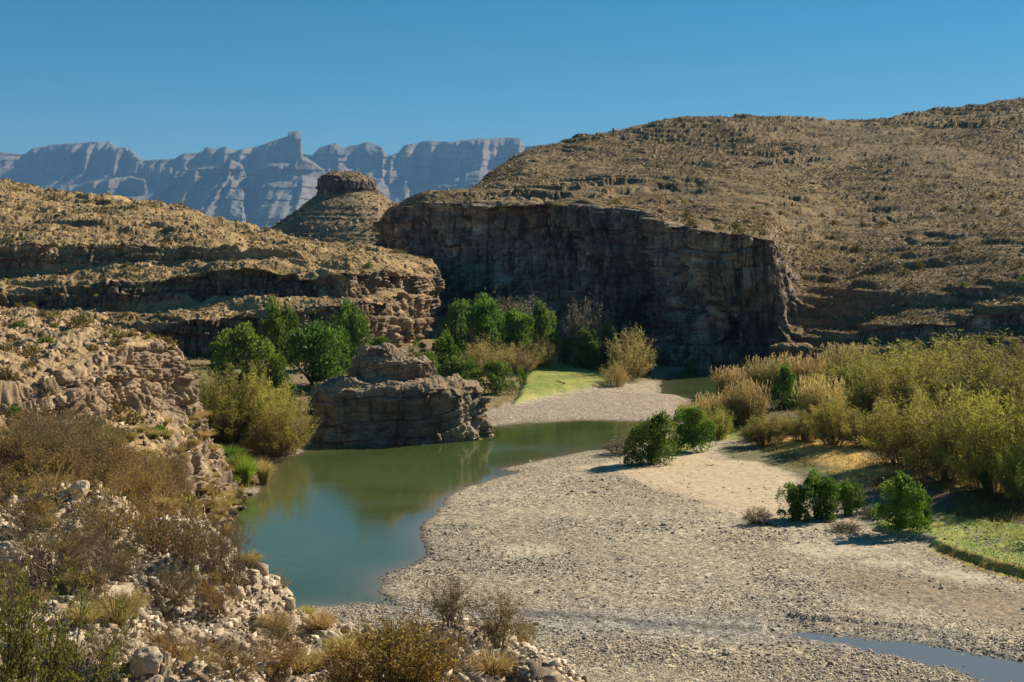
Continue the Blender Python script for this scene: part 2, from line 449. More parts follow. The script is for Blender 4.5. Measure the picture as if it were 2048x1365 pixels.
# ---- far canyon wall and the desert hill above it
def RC(px, rows, back):
    if len(rows) == 9:
        av = lambda a, b: ((a[0] + b[0]) / 2, (a[1] + b[1]) / 2)
        rows = [rows[0], av(rows[0], rows[1]), rows[1], av(rows[1], rows[2])] + rows[2:]
    c = [(px, rows[0][0] + 40, rows[0][1])] + [(px, a, b) for a, b in rows] + [(px, back[0], back[1])]
    return c
right_cols = [
    RC(820, [(640,640),(560,640),(500,640),(492,645),(484,650),(476,655),(470,660),(466,670),(462,680)], (520,760)),
    RC(792, [(655,540),(575,540),(490,540),(484,545),(478,550),(472,560),(468,570),(464,580),(460,590)], (520,700)),
    RC(778, [(670,450),(580,450),(478,450),(470,453),(464,458),(458,468),(452,480),(448,490),(444,500)], (500,640)),
    RC(800, [(690,405),(570,404),(438,403),(432,408),(426,414),(420,425),(414,440),(410,455),(406,470)], (460,640)),
    RC(850, [(700,378),(560,377),(408,376),(404,382),(401,390),(398,405),(396,420),(394,440),(392,460)], (440,660)),
    RC(930, [(705,356),(560,355),(404,354),(401,362),(398,372),(394,395),(388,430),(381,460),(374,500)], (430,700)),
    RC(985, [(708,345),(560,344),(404,343),(402,352),(398,368),(390,400),(374,450),(352,510),(340,550)], (420,760)),
    RC(1050,[(712,336),(565,335),(408,334),(405,344),(400,362),(386,410),(352,480),(315,560),(290,610)], (380,860)),
    RC(1150,[(716,328),(570,327),(412,326),(408,338),(400,360),(378,415),(340,490),(300,580),(268,640)], (350,920)),
    RC(1250,[(720,320),(575,319),(416,318),(412,332),(402,356),(376,415),(335,495),(285,600),(246,670)], (330,960)),
    RC(1312,[(724,314),(578,313),(424,312),(418,328),(406,352),(378,412),(334,495),(280,600),(238,680)], (320,970)),
    RC(1334,[(745,268),(590,268),(450,270),(436,296),(414,340),(382,405),(336,490),(280,600),(236,685)], (320,970)),
    RC(1400,[(748,256),(600,255),(458,255),(448,275),(430,312),(390,385),(338,480),(278,600),(233,690)], (320,970)),
    RC(1480,[(746,252),(605,251),(470,251),(460,266),(440,300),(394,380),(338,480),(278,600),(233,695)], (320,970)),
    RC(1535,[(742,252),(608,251),(477,251),(469,261),(448,296),(398,376),(340,480),(278,600),(236,698)], (320,970)),
    RC(1604,[(738,244),(694,245),(686,251),(652,253),(640,262),(604,265),(505,292),(406,370),(342,480),(278,600),(236,700)], (320,970)),
    RC(1640,[(738,241),(694,242),(686,249),(650,251),(638,262),(600,265),(520,288),(420,362),(346,478),(279,600),(235,700)], (320,985)),
    RC(1720,[(738,238),(690,239),(680,246),(645,248),(632,259),(592,262),(515,286),(425,358),(345,475),(275,603),(235,703)], (320,990)),
    RC(1820,[(738,232),(686,233),(676,241),(638,243),(625,255),(584,258),(508,284),(420,354),(335,475),(264,610),(225,712)], (310,995)),
    RC(1930,[(738,226),(684,227),(672,235),(630,237),(618,250),(578,253),(502,282),(412,350),(322,482),(252,622),(213,722)], (300,1000)),
    RC(2060,[(738,218),(682,219),(670,228),(622,230),(610,244),(568,247),(495,280),(402,350),(308,490),(240,632),(202,732)], (290,1000)),
    RC(2400,[(740,200),(680,201),(668,210),(612,212),(600,226),(555,230),(480,270),(385,345),(280,500),(212,640),(175,740)], (270,1000)),
    RC(3200,[(750,165),(680,166),(660,175),(600,177),(585,190),(540,196),(460,240),(360,320),(250,480),(180,620),(140,720)], (220,960)),
]
def right_disp(P, N, s):
    Q = strata(P, N, s, layer=4.6, block=3.0, amp=1.25, dip=(-0.015, 0.0), warp=0.8, rough=0.75, seed=21, terr=0.45, flute=2.5, big=6.0, bigs=21, pillar=2.6, psize=8.0, srough=0.25, tvar=0.1)
    mk_ = sstep(44, 48, P[..., 0]) * sstep(345, 310, P[..., 1])
    Q = Q + (P - Q) * (0.55 * mk_)[..., None]
    x, y = P[..., 0], P[..., 1]
    # gentle relief, gullies and thin outcropping ledges of the hill top
    fl = 1 - s
    far = sstep(300, 420, y)
    Q[..., 2] += fl * far * (5.0 * fbm(x / 120, y / 120, x * 0, 3, 77) + 0.6 * fbm(x / 16, y / 16, x * 0, 3, 78))
    zz = Q[..., 2] / 3.4 + 1.5 * fbm(x / 50, y / 70, x * 0, 4, 79)
    f = zz - np.floor(zz)
    pt = sstep(0.15, 0.6, fbm(x / 34, y / 90, x * 0, 3, 80))
    Q[..., 2] += fl * far * pt * 3.4 * (sstep(0.55, 0.8, f) - f) * 0.75
    low = fl * sstep(360, 300, y) * sstep(46, 54, x)
    zz = Q[..., 2] / 1.9 + 0.6 * fbm(x / 16, y / 20, x * 0, 3, 83)
    f = zz - np.floor(zz)
    Q[..., 2] += low * 1.9 * (sstep(0.6, 0.85, f) - f) * 0.6 * sstep(-0.15, 0.45, fbm(x / 9, y / 14, x * 0, 3, 84))
    return Q
loft("right_hill", right_cols, 900, 720, right_disp, M_far, su=5, collapse=(14, -0.1, 120, 1.6, lambda P: sstep(47, 53, P[..., 0]) * sstep(330, 290, P[..., 1])))

# ---- butte in the gap
def ring_loft(name, cx, cy, rings, nu, nv, disp, material, angf=None, **kw):
    """rings: list of (z, rx, ry, ox, oy); closed loft, world coordinates"""
    th = np.linspace(0, 2 * pi, 49)
    cols = []
    for t in th:
        a = -t - pi / 2
        c = []
        for (z, rx, ry, ox, oy) in rings:
            r = 1.0
            if angf is not None:
                r = angf(a, z)
            c.append((cx + ox + rx * r * cos(a), cy + oy + ry * r * sin(a), z))
        cols.append(c)
    C = np.array(cols)
    m = len(rings)
    tu = np.linspace(0, len(th) - 1, nu)
    iu = np.minimum(tu.astype(int), len(th) - 2); fu = (tu - iu)[:, None, None]
    Pu = C[iu] * (1 - fu) + C[iu + 1] * fu
    d = np.linalg.norm(np.diff(C, axis=1), axis=-1).mean(axis=0) + 1e-3
    cum = np.concatenate([[0], np.cumsum(d)]); cum /= cum[-1]
    tv = np.interp(np.linspace(0, 1, nv), cum, np.arange(m))
    iv = np.minimum(tv.astype(int), m - 2); fv = (tv - iv)[None, :, None]
    P = Pu[:, iv] * (1 - fv) + Pu[:, iv + 1] * fv
    P = smooth1(P, 1, 3)
    du = np.roll(P[:-1], -1, 0) - np.roll(P[:-1], 1, 0)
    du = np.concatenate([du, du[:1]], 0)
    dv = np.gradient(P, axis=1)
    N = np.cross(dv, du)
    N /= np.maximum(np.linalg.norm(N, axis=-1, keepdims=True), 1e-9)
    if N[:, nv // 2, :2].reshape(-1, 2).dot(np.array([1, 0])).mean() is None:
        pass
    # outward check
    ctr = P.mean(axis=(0, 1))
    if ((P - ctr) * N).sum() < 0:
        N = -N
        flip = True
    else:
        flip = False
    steep = sstep(0.25, 0.75, 1 - np.abs(N[..., 2]))
    P = disp(P, N, steep)
    P[-1] = P[0]
    du = np.gradient(P, axis=0); dv = np.gradient(P, axis=1)
    Nn = np.cross(dv, du) * (-1 if flip else 1)
    area = np.linalg.norm(Nn, axis=-1)
    nz = Nn[..., 2] / np.maximum(area, 1e-9)
    flat2 = np.clip(0.6 * (1 - steep) + 0.4 * sstep(0.4, 0.85, nz), 0, 1)
    Fc = grid_faces(nu, nv)
    if not flip:
        Fc = Fc[:, ::-1]
    me = new_mesh(name, P.reshape(-1, 3), Fc, [material], {"flat": flat2.ravel()})
    o = link(name, me, None, None, **kw)
    GRIDS[o.name] = dict(P=P, nz=nz, area=area, base_flat=1 - steep, N=Nn / np.maximum(area, 1e-9)[..., None])
    return o

BY = 640.0
bx = (695 - 1024) * BY / F
def ZB(py, Y=BY): return H - (py - HZ) * Y / F
s_ = BY / F
ring_loft("butte", bx, BY,
    [(ZB(560), 330*s_, 300*s_, -5*s_, 0), (ZB(485), 178*s_, 200*s_, -10*s_, 0), (ZB(450), 148*s_, 160*s_, -2*s_, 0), (ZB(420), 105*s_, 120*s_, 2*s_, 0),
     (ZB(392), 66*s_, 74*s_, 2*s_, 0), (ZB(386), 60*s_, 62*s_, 0, 0), (ZB(365), 53*s_, 56*s_, -2*s_, 0), (ZB(351), 46*s_, 48*s_, -8*s_, 0), (ZB(346), 22*s_, 24*s_, -8*s_, 0), (ZB(345), 0.5, 0.5, -8*s_, 0)],
    520, 300,
    lambda P, N, s: strata(P, N, s, layer=3.4, block=4.2, amp=1.1, rough=0.7, seed=33, terr=0.7, big=2.0, srough=0.4, tvar=0.2), M_butte,
    angf=lambda a, z: 1 + 0.05 * sin(3 * a + 1) + 0.04 * sin(5 * a), kind='structure')

# ---- the distant mountain range (12 km)
sky1 = [(-900,330),(-600,318),(-300,322),(-120,305),(0,303),(50,308),(64,296),(110,288),(150,285),(222,282),(232,293),(262,297),(287,320),(350,316),(366,306),(402,305),(414,292),(432,298),(450,292),(470,301),(520,290),(560,276),(575,273),(578,262),(601,262),(606,306),(624,310),(640,294),(672,284),(688,296),(700,292),(735,283),(762,292),(776,311),(796,305),(808,290),(850,281),(900,283),(950,277),(1038,274),(1050,292),(1100,288),(1160,300),(1250,310),(1500,320),(1800,310),(2300,325),(3000,330)]
def mtn_cols(sk, Y0, rows):
    out = []
    for px, py in sk:
        out.append([(px, py + dy if dy < 500 else dy, Y0 + yy) for dy, yy in rows])
    return out
def mtn_disp(seed, amp, layer):
    def f(P, N, s):
        x, y, z = P[..., 0].copy(), P[..., 1].copy(), P[..., 2].copy()
        k = y / y[:, :].mean()
        z0, z1 = z.min(), z.max()
        hf = np.clip((z - z0) / (z1 - z0), 0, 1)
        xw = x + 350 * fbm(x / 2400, x * 0, z / 9000, 2, seed + 77)
        r = 1 - np.abs(fbm(xw / 1150, x * 0 + seed, z / 6000, 4, seed, 0.55)) * 2.0
        r2 = 1 - np.abs(fbm(xw / 330, y * 0, z / 3000, 4, seed + 9, 0.6)) * 2.0
        D = amp * (r * (1.05 - 0.75 * hf) + 0.5 * r2 * (1.1 - 0.5 * hf))
        # bedding
        zz = z / layer + 0.5 * fbm(x / 2500, y / 2500, z * 0, 2, seed + 4)
        kf = np.floor(zz)
        D = D + 95 * (hsh(kf, kf * 0, kf * 0, seed) - 0.5) + 22 * fbm(x / 70, y / 70, z / 250, 4, seed + 5, 0.6)
        # move along the sight line (towards the plain)
        sc = 1 - D / y
        Q = P.copy()
        Q[..., 0] = x * sc; Q[..., 1] = y * sc
        Q[..., 2] = H + (z - H) * sc
        Q[..., 2] += 7 * fbm(x / 60, y / 60, z / 60, 4, seed + 8, 0.6)
        return Q
    return f
rows1 = [(520, -2600), (175, -1600), (120, -1100), (92, -1020), (74, -620), (62, -330), (14, -240), (3, -120), (0, 0), (60, 900), (520, 3000)]
loft("mountains", mtn_cols(sky1, 12500, rows1), 1300, 260, mtn_disp(3, 720, 60), M_mtn, su=1, sv=1)
sky2 = [(-300,420),(20,420),(120,402),(180,362),(262,352),(290,358),(300,396),(325,365),(352,342),(395,336),(440,330),(462,318),(485,330),(497,366),(506,372),(520,336),(536,328),(585,326),(604,312),(630,325),(660,352),(700,395),(740,440),(800,470),(830,500)]
rows2 = [(520, -1500), (110, -1100), (70, -750), (44, -500), (36, -300), (4, -230), (0, -60), (8, 200), (90, 900)]
loft("mountain_spurs", mtn_cols(sky2, 10600, rows2), 900, 200, mtn_disp(14, 480, 48), M_mtn, su=2, sv=1)

# ---- foreground slope of pale rubble under the camera
crest = [(-900,900,36),(-300,950,33),(0,985,31),(150,995,30),(255,1045,28.5),(365,1110,27),(428,1165,26),(476,1218,25),(560,1268,24),(700,1296,22.5),(830,1305,21.5),(950,1318,21),(1060,1375,20),(1300,1500,18.5),(1700,1700,17),(2500,2000,16)]
fore_cols = []
for px, py, Y in crest:
    dz = 0.0
    f0 = [(px, 2600, 4.2), (px, 1900, 7.0), (px, 1500 + 0.35 * (py - 1000), 11.0), (px, 1330 + 0.45 * max(0, py - 1100), 14.5),
          (px, py + 0.55 * max(0, 1330 - py) * 0.6 + 30, Y * 0.8), (px, py, Y), (px, py + 18, Y + 2.5)]
    b = W(px, py, Y)
    if px < 350:
        f0 += [(px, py + 55, Y + 9), (px, py + 130, Y + 18), (px, py + 200, Y + 26)]
        f0 = f0[:7] + [(px, py + 50, Y + 8), (px, py + 140, Y + 16), (px, py + 260, Y + 22)]
    else:
        f0 += [(px, py + 120, Y + 6), (px, py + 330, Y + 10), (px, py + 700, Y + 16)]
    fore_cols.append(f0)
def fore_disp(P, N, s):
    x, y, z = P[..., 0], P[..., 1], P[..., 2]
    Q = P.copy()
    d = 0.75 * fbm(x / 4.5, y / 4.5, z / 4.5, 4, 51, 0.55) * sstep(5, 14, y)
    f1, f2, rid = worley2(x / 1.3 + 0.3 * fbm(x, y, z, 2, 5), y / 1.3, x * 0, 52)
    d = d + (0.34 * (rid - 0.5) - 0.16 * np.exp(-((f2 - f1) / 0.12) ** 2)) * sstep(5, 14, y)
    f1, f2, rid = worley2(x / 0.34, y / 0.34, x * 0, 53)
    d = d + 0.12 * (rid - 0.5) - 0.05 * np.exp(-((f2 - f1) / 0.14) ** 2)
    d = d + 0.05 * fbm(x / 0.25, y / 0.25, z / 0.25, 4, 54, 0.6)
    return Q + N * d[..., None]
loft("rubble_slope", fore_cols, 640, 560, fore_disp, M_fore, su=4, sv=4)

# ------------------------------------------------------------------ the valley floor
def poly_world(pts, z=0.0):
    return np.array([[(px - 1024) * (H - z) / (py - HZ), (H - z) * F / (py - HZ)] for px, py in pts])

def sdf(X, Y, poly):
    """negative inside"""
    shp = X.shape
    x, y = X.ravel(), Y.ravel()
    d = np.full(x.shape, 1e9); ins = np.zeros(x.shape, bool)
    n = len(poly)
    for i in range(n):
        ax, ay = poly[i]; bx_, by_ = poly[(i + 1) % n]
        ex, ey = bx_ - ax, by_ - ay
        t = np.clip(((x - ax) * ex + (y - ay) * ey) / (ex * ex + ey * ey + 1e-12), 0, 1)
        d = np.minimum(d, np.hypot(x - ax - t * ex, y - ay - t * ey))
        c = ((ay > y) != (by_ > y))
        with np.errstate(divide='ignore', invalid='ignore'):
            xi = ax + (y - ay) / (by_ - ay if by_ != ay else 1e-9) * ex
        ins ^= c & (x < xi)
    return np.where(ins, -d, d).reshape(shp)

P_river = poly_world([(300,1000),(440,1005),(486,995),(520,985),(532,960),(545,925),(600,905),(632,882),(600,850),(640,800),(960,840),(968,857),(1050,846),(1180,841),(1275,842),(1330,846),(1345,852),(1300,868),(1262,880),(1215,900),(1165,903),(1080,920),(1035,932),(1000,940),(1030,946),(985,958),(935,975),(905,988),(885,1008),(862,1030),(842,1052),(838,1070),(846,1086),(856,1100),(852,1112),(830,1126),(795,1140),(775,1147),(762,1158),(770,1168),(762,1188),(772,1204),(786,1213),(745,1207),(715,1207),(690,1214),(640,1216),(585,1222),(555,1226),(500,1250),(300,1300),(100,1150)])
P_channel = poly_world([(1322,788),(1318,768),(1332,756),(1344,747),(1380,738),(1300,715),(1150,690),(1000,672),(880,655),(900,648),(1100,662),(1330,700),(1420,722),(1540,735),(1620,748),(1600,770),(1500,790),(1440,800),(1420,815),(1400,840),(1340,850),(1330,845),(1375,820),(1385,800),(1350,790)])
P_puddle = poly_world([(1610,1272),(1700,1281),(1840,1290),(1900,1302),(1985,1320),(2048,1327),(2200,1340),(2500,1390),(2500,1480),(2200,1410),(2048,1368),(1975,1366),(1920,1340),(1850,1325),(1770,1305),(1690,1290),(1630,1281)])
P_lawn = poly_world([(1040,790),(1050,765),(1075,752),(1105,747),(1170,751),(1228,745),(1236,757),(1230,768),(1180,776),(1120,786),(1075,796),(1030,806)], 0.6)
P_strip = poly_world([(1322,915),(1360,890),(1400,874),(1440,864),(1490,862),(1478,884),(1420,888),(1385,900),(1350,912)], 0.3)
P_olive = poly_world([(1430,905),(1455,890),(1510,885),(1560,902),(1600,925),(1700,960),(1740,985),(1720,1000),(1650,975),(1590,945),(1520,922),(1460,918)], 0.5)
P_gold = poly_world([(1500,880),(1560,872),(1640,872),(1705,884),(1725,915),(1745,935),(1700,945),(1625,930),(1580,908),(1530,892)], 0.6)
P_gold2 = poly_world([(1660,944),(1740,934),(1810,938),(1800,958),(1740,970),(1680,962)], 0.6)
P_gold3 = poly_world([(1870,965),(1960,950),(2048,955),(2048,975),(1900,990)], 0.6)
P_soil = poly_world([(1560,930),(1700,960),(1760,1000),(1830,1000),(1900,975),(2200,1000),(2400,1120),(2048,1080),(1940,1055),(1870,1020),(1760,1010),(1650,985)], 0.5)
P_green = poly_world([(1745,1060),(1770,1045),(1810,1032),(1870,1030),(1930,1048),(1990,1062),(2100,1080),(2300,1110),(2400,1180),(2300,1200),(2048,1158),(1985,1140),(1930,1122),(1880,1105),(1850,1084),(1800,1075)], 0.5)
P_sand = poly_world([(1150,935),(1230,918),(1330,915),(1400,890),(1430,900),(1445,918),(1520,925),(1590,948),(1620,985),(1600,1010),(1560,1032),(1500,1040),(1440,1020),(1380,1000),(1300,975),(1230,950)], 0.4)
P_pale = poly_world([(1560,1095),(1640,1078),(1720,1085),(1790,1105),(1880,1130),(1960,1150),(2048,1165),(2048,1180),(1900,1165),(1780,1140),(1650,1125)], 0.4)
P_pale2 = poly_world([(990,1092),(1050,1086),(1110,1092),(1120,1106),(1060,1116),(1000,1106)], 0.4)
P_dirt = poly_world([(1650,1140),(1800,1150),(2048,1185),(2400,1200),(2400,1290),(2048,1260),(1800,1210),(1680,1175)], 0.4)
P_bank = poly_world([(1372,812),(1400,850),(1430,866),(1480,880),(1560,915),(1650,960),(1740,985),(1830,1010),(1900,1050),(2048,1095),(2400,1150),(4000,1400),(6000,900),(2600,680),(1700,690),(1560,742),(1470,780),(1400,795)], 0.6)
P_spit = poly_world([(955,862),(960,845),(975,825),(1040,815),(1120,800),(1240,786),(1340,790),(1378,800),(1380,812),(1330,838),(1270,845),(1180,842),(1050,848)], 0.2)
P_left = poly_world([(300,1000),(440,990),(486,975),(520,960),(545,915),(610,880),(600,850),(700,820),(960,830),(985,815),(1040,800),(1080,792),(1180,776),(1236,768),(1290,762),(1330,756),(1345,748),(1360,742),(1300,722),(1150,698),(1000,678),(880,660),(600,660),(-500,660),(-900,1000)], 0.5)
P_track = poly_world([(1165,925),(1195,918),(1260,960),(1330,985),(1420,1005),(1440,1012),(1400,1010),(1300,985),(1230,960)], 0.4)

def noisy(d, X, Y, a, s, seed):
    return d + a * fbm(X / s, Y / s, X * 0, 4, seed, 0.6)

def ground_z(X, Y):
    X = np.asarray(X, float); Y = np.asarray(Y, float)
    dr = noisy(sdf(X, Y, P_river), X, Y, 0.5, 4.0, 3)
    dc = noisy(sdf(X, Y, P_channel), X, Y, 0.6, 5.0, 4)
    dp = noisy(sdf(X, Y, P_puddle), X, Y, 0.45, 2.0, 5)
    dwt = np.minimum(dr, dc)
    z = np.where(dwt < 0, np.maximum(dwt * 0.30, -1.6), 0.05 + 0.42 * (1 - np.exp(-np.maximum(dwt, 0) / 5.0)))
    z = z + 0.10 * sstep(0, 3, dwt) * fbm(X / 9, Y / 9, X * 0, 3, 6)
    z = np.where(dp < 2.5, np.minimum(z, -0.02 + np.maximum(dp * 0.16, -0.3)), z)
    db = sdf(X, Y, P_bank)
    z = z + 0.9 * sstep(1.0, -7.0, db) + 1.2 * sstep(-10, -60, db)
    dl = sdf(X, Y, P_left)
    z = z + (0.5 * sstep(0.5, -4.0, dl) + 2.4 * sstep(-4, -34, dl))
    dg = noisy(sdf(X, Y, P_lawn), X, Y, 0.5, 3.0, 7)
    z = z + 0.75 * sstep(0.3, -1.0, dg)
    dgr = noisy(sdf(X, Y, P_green), X, Y, 0.4, 2.0, 8)
    z = z + 0.5 * sstep(0.25, -0.6, dgr)
    z = z + sstep(0, 2, dwt) * (0.035 * fbm(X / 1.7, Y / 1.7, X * 0, 3, 9) + 0.03 * fbm(X / 0.45, Y / 0.45, X * 0, 2, 10))
    z = z - 2.0 * sstep(380, 700, np.abs(Y)) - 1.5 * sstep(150, 400, np.abs(X))
    return z

u_ = np.concatenate([-np.geomspace(12, 0.47, 26), np.linspace(-0.45, 0.45, 760), np.geomspace(0.47, 12, 26)])
yv = np.concatenate([[-900, -400, -150, -40, 10, 30, 45], 1 / np.linspace(1 / 55., 1 / 330., 640), np.geomspace(340, 17000, 46)])
UU, YY = np.meshgrid(u_, yv, indexing='ij')
XX = UU * np.clip(YY, 60, 1100)
ZZ = ground_z(XX, YY)
far_m = sstep(500, 2500, YY)
ZZ = ZZ * (1 - far_m) + (-2 + 4 * fbm(XX / 900, YY / 900, XX * 0, 4, 12)) * far_m

def zone(poly, X, Y, soft, a, s, seed):
    return sstep(soft, -soft, noisy(sdf(X, Y, poly), X, Y, a, s, seed))
def lerp(A, B, t): return A * (1 - t[..., None]) + np.array(B) * t[..., None]
Xg, Yg = XX, YY
colr = np.ones(XX.shape + (3,)) * np.array([0.455, 0.385, 0.285])
v = fbm(Xg / 14, Yg / 10, Xg * 0, 4, 20)[..., None]
colr = colr * (1 + 0.16 * v)
colr = lerp(colr, (0.38, 0.34, 0.28), sstep(0.0, 0.6, fbm(Xg / 22, Yg / 9, Xg * 0, 3, 21)) * 0.6)
P_chan = poly_world([(880,1203),(1000,1220),(1150,1228),(1300,1246),(1450,1256),(1600,1268),(1600,1276),(1450,1266),(1300,1256),(1150,1240),(1000,1230),(880,1212)], 0.3)
# grey gravel band trailing from the river corner to the puddle
P_band = poly_world([(770,1195),(900,1212),(1100,1225),(1400,1240),(1620,1262),(1900,1285),(2100,1320),(2048,1340),(1700,1300),(1400,1275),(1100,1265),(900,1245),(800,1230)], 0.3)
colr = lerp(colr, (0.36, 0.34, 0.315), zone(P_band, Xg, Yg, 2.0, 1.2, 4, 22) * 0.85)
colr = lerp(colr, (0.16, 0.15, 0.14), zone(P_chan, Xg, Yg, 0.5, 0.8, 1.6, 122) * 0.75)
peb = np.ones(XX.shape)
zn = zone(P_sand, Xg, Yg, 1.6, 1.2, 5, 23); colr = lerp(colr, (0.56, 0.44, 0.29), zn); peb *= 1 - 0.85 * zn
zn = zone(P_pale, Xg, Yg, 1.0, 1.3, 3, 24) * sstep(-0.4, 0.3, fbm(Xg / 2.5, Yg / 1.6, Xg * 0, 4, 25)); colr = lerp(colr, (0.52, 0.44, 0.32), zn); peb *= 1 - 0.8 * zn
zn = zone(P_pale2, Xg, Yg, 0.6, 0.5, 1.5, 26) * 0.8; colr = lerp(colr, (0.55, 0.46, 0.34), zn); peb *= 1 - 0.6 * zn
zn = zone(P_dirt, Xg, Yg, 2.0, 1.5, 6, 27) * 0.8; colr = lerp(colr, (0.30, 0.225, 0.15), zn); peb *= 1 - 0.35 * zn
zn = zone(P_track, Xg, Yg, 0.5, 0.5, 1.5, 28) * 0.35; colr = lerp(colr, (0.22, 0.17, 0.12), zn)
zn = zone(P_spit, Xg, Yg, 0.8, 0.6, 3, 29); colr = lerp(colr, (0.42, 0.34, 0.27), zn)
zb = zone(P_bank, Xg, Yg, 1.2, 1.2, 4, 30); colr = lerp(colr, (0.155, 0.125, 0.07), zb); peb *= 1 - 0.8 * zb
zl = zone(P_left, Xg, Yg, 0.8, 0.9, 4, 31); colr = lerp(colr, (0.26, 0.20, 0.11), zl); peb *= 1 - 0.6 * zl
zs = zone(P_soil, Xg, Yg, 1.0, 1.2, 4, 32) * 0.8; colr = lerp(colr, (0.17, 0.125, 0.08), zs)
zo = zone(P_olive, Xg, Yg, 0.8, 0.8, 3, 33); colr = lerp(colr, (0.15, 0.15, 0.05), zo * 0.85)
zgo = np.maximum.reduce([zone(P_gold, Xg, Yg, 0.8, 1.3, 4, 34), zone(P_gold2, Xg, Yg, 0.7, 1.0, 3, 35), zone(P_gold3, Xg, Yg, 0.6, 1.0, 3, 36)])
colr = lerp(colr, (0.68, 0.44, 0.12), zgo * 0.9)
zg = np.maximum.reduce([zone(P_lawn, Xg, Yg, 0.35, 0.5, 3, 7), zone(P_strip, Xg, Yg, 0.5, 0.7, 2, 37), zone(P_green, Xg, Yg, 0.5, 0.9, 2.5, 8)])
gv = fbm(Xg / 2.2, Yg / 2.2, Xg * 0, 4, 123)[..., None]
colr = lerp(colr, (0.29, 0.31, 0.06), zg * 0.85)
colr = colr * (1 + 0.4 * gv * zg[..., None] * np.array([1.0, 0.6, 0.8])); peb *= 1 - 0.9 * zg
P_edge = poly_world([(1880,1100),(1960,1125),(2048,1145),(2300,1190),(2300,1215),(2048,1165),(1960,1142),(1870,1110)], 0.5)
zn = zone(P_edge, Xg, Yg, 0.5, 0.5, 2, 38) * 0.9; colr = lerp(colr, (0.38, 0.25, 0.05), zn)
dw = np.minimum(noisy(sdf(XX, YY, P_river), XX, YY, 0.5, 4.0, 3), noisy(sdf(XX, YY, P_channel), XX, YY, 0.6, 5.0, 4))
dwp = np.minimum(dw, noisy(sdf(XX, YY, P_puddle), XX, YY, 0.45, 2.0, 5))
wet = sstep(0.9, 0.1, dwp)                       # a wet rim along the water line
colr = colr * (1 - 0.45 * wet[..., None])
colr = lerp(colr, (0.30, 0.24, 0.16), far_m)
peb = peb * (1 - far_m)

m, N, L, out = mat("river_bar_ground")
M_ground = m
tc = N("TexCoord"); co = tc.outputs['Object']
at = N("Attribute", attribute_name="col"); pb = N("Attribute", attribute_name="peb")
vo = N("TexVoronoi", Scale=5.5); L(co, vo.inputs['Vector'])
r1 = ramp(N, [(0.0, (0.45, 0.44, 0.45)), (0.35, (0.85, 0.84, 0.83)), (0.7, (1.1, 1.08, 1.03)), (1.0, (1.75, 1.68, 1.55))])
sx = N("SeparateColor"); L(vo.outputs['Color'], sx.inputs[0]); L(sx.outputs[0], r1.inputs[0])
vo2 = N("TexVoronoi", Scale=5.5, feature='DISTANCE_TO_EDGE'); L(co, vo2.inputs['Vector'])
r2 = ramp(N, [(0.0, (0.4, 0.38, 0.36)), (0.10, (1, 1, 1))]); L(vo2.outputs['Distance'], r2.inputs[0])
pp = mixc(N, L, 1.0, r1.outputs[0], r2.outputs[0], 'MULTIPLY')
pm = mixc(N, L, pb.outputs['Fac'], (1.0, 1.0, 1.0), pp)
nz_ = N("TexNoise", Scale=1.6, Detail=8.0, Roughness=0.7); L(co, nz_.inputs['Vector'])
r3 = ramp(N, [(0.3, (0.72, 0.71, 0.70)), (0.7, (1.28, 1.27, 1.24))]); L(nz_.outputs[0], r3.inputs[0])
c = mixc(N, L, 1.0, at.outputs['Color'], pm, 'MULTIPLY'); c = mixc(N, L, 1.0, c, r3.outputs[0], 'MULTIPLY')
bm = N("Bump", Strength=0.7, Distance=0.06)
hm = N("Math", operation='MULTIPLY'); L(vo2.outputs['Distance'], hm.inputs[0]); L(pb.outputs['Fac'], hm.inputs[1])
h2 = N("Math", operation='MULTIPLY_ADD'); L(nz_.outputs[0], h2.inputs[0]); h2.inputs[1].default_value = 0.5; L(hm.outputs[0], h2.inputs[2])
L(h2.outputs[0], bm.inputs['Height'])
p = N("BsdfPrincipled", Roughness=0.92); p.inputs['Specular IOR Level'].default_value = 0.2
L(c, p.inputs['Base Color']); L(bm.outputs[0], p.inputs['Normal']); L(p.outputs[0], out.inputs[0])
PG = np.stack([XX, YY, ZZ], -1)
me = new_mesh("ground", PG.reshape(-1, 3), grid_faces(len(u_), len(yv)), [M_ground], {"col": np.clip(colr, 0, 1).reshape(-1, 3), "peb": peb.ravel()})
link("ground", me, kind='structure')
GRIDS['ground'] = dict(P=PG)

# ------------------------------------------------------------------ water
m, N, L, out = mat("river_water")
M_water = m
tc = N("TexCoord"); co = tc.outputs['Object']
n1 = N("TexNoise", Scale=0.05, Detail=3.0); L(co, n1.inputs['Vector'])
r1 = ramp(N, [(0.35, (0.052, 0.080, 0.018)), (0.65, (0.082, 0.112, 0.034))]); L(n1.outputs[0], r1.inputs[0])
mp = N("Mapping"); mp.inputs['Scale'].default_value = (0.7, 1.6, 1); mp.inputs['Rotation'].default_value = (0, 0, 0.5); L(co, mp.inputs[0])
n2 = N("TexNoise", Scale=1.3, Detail=5.0, Roughness=0.55, Distortion=0.4); L(mp.outputs[0], n2.inputs['Vector'])
n3 = N("TexNoise", Scale=0.10, Detail=2.0); L(co, n3.inputs['Vector'])
mr = N("MapRange"); mr.inputs['From Min'].default_value = 0.42; mr.inputs['From Max'].default_value = 0.66; mr.inputs['To Min'].default_value = 0.04; mr.inputs['To Max'].default_value = 0.6
L(n3.outputs[0], mr.inputs['Value'])
b = N("Bump", Distance=0.035); L(mr.outputs[0], b.inputs['Strength']); L(n2.outputs[0], b.inputs['Height'])
p = N("BsdfPrincipled", Roughness=0.06); p.inputs['IOR'].default_value = 1.33
dpt = N("Attribute", attribute_name="shallow")
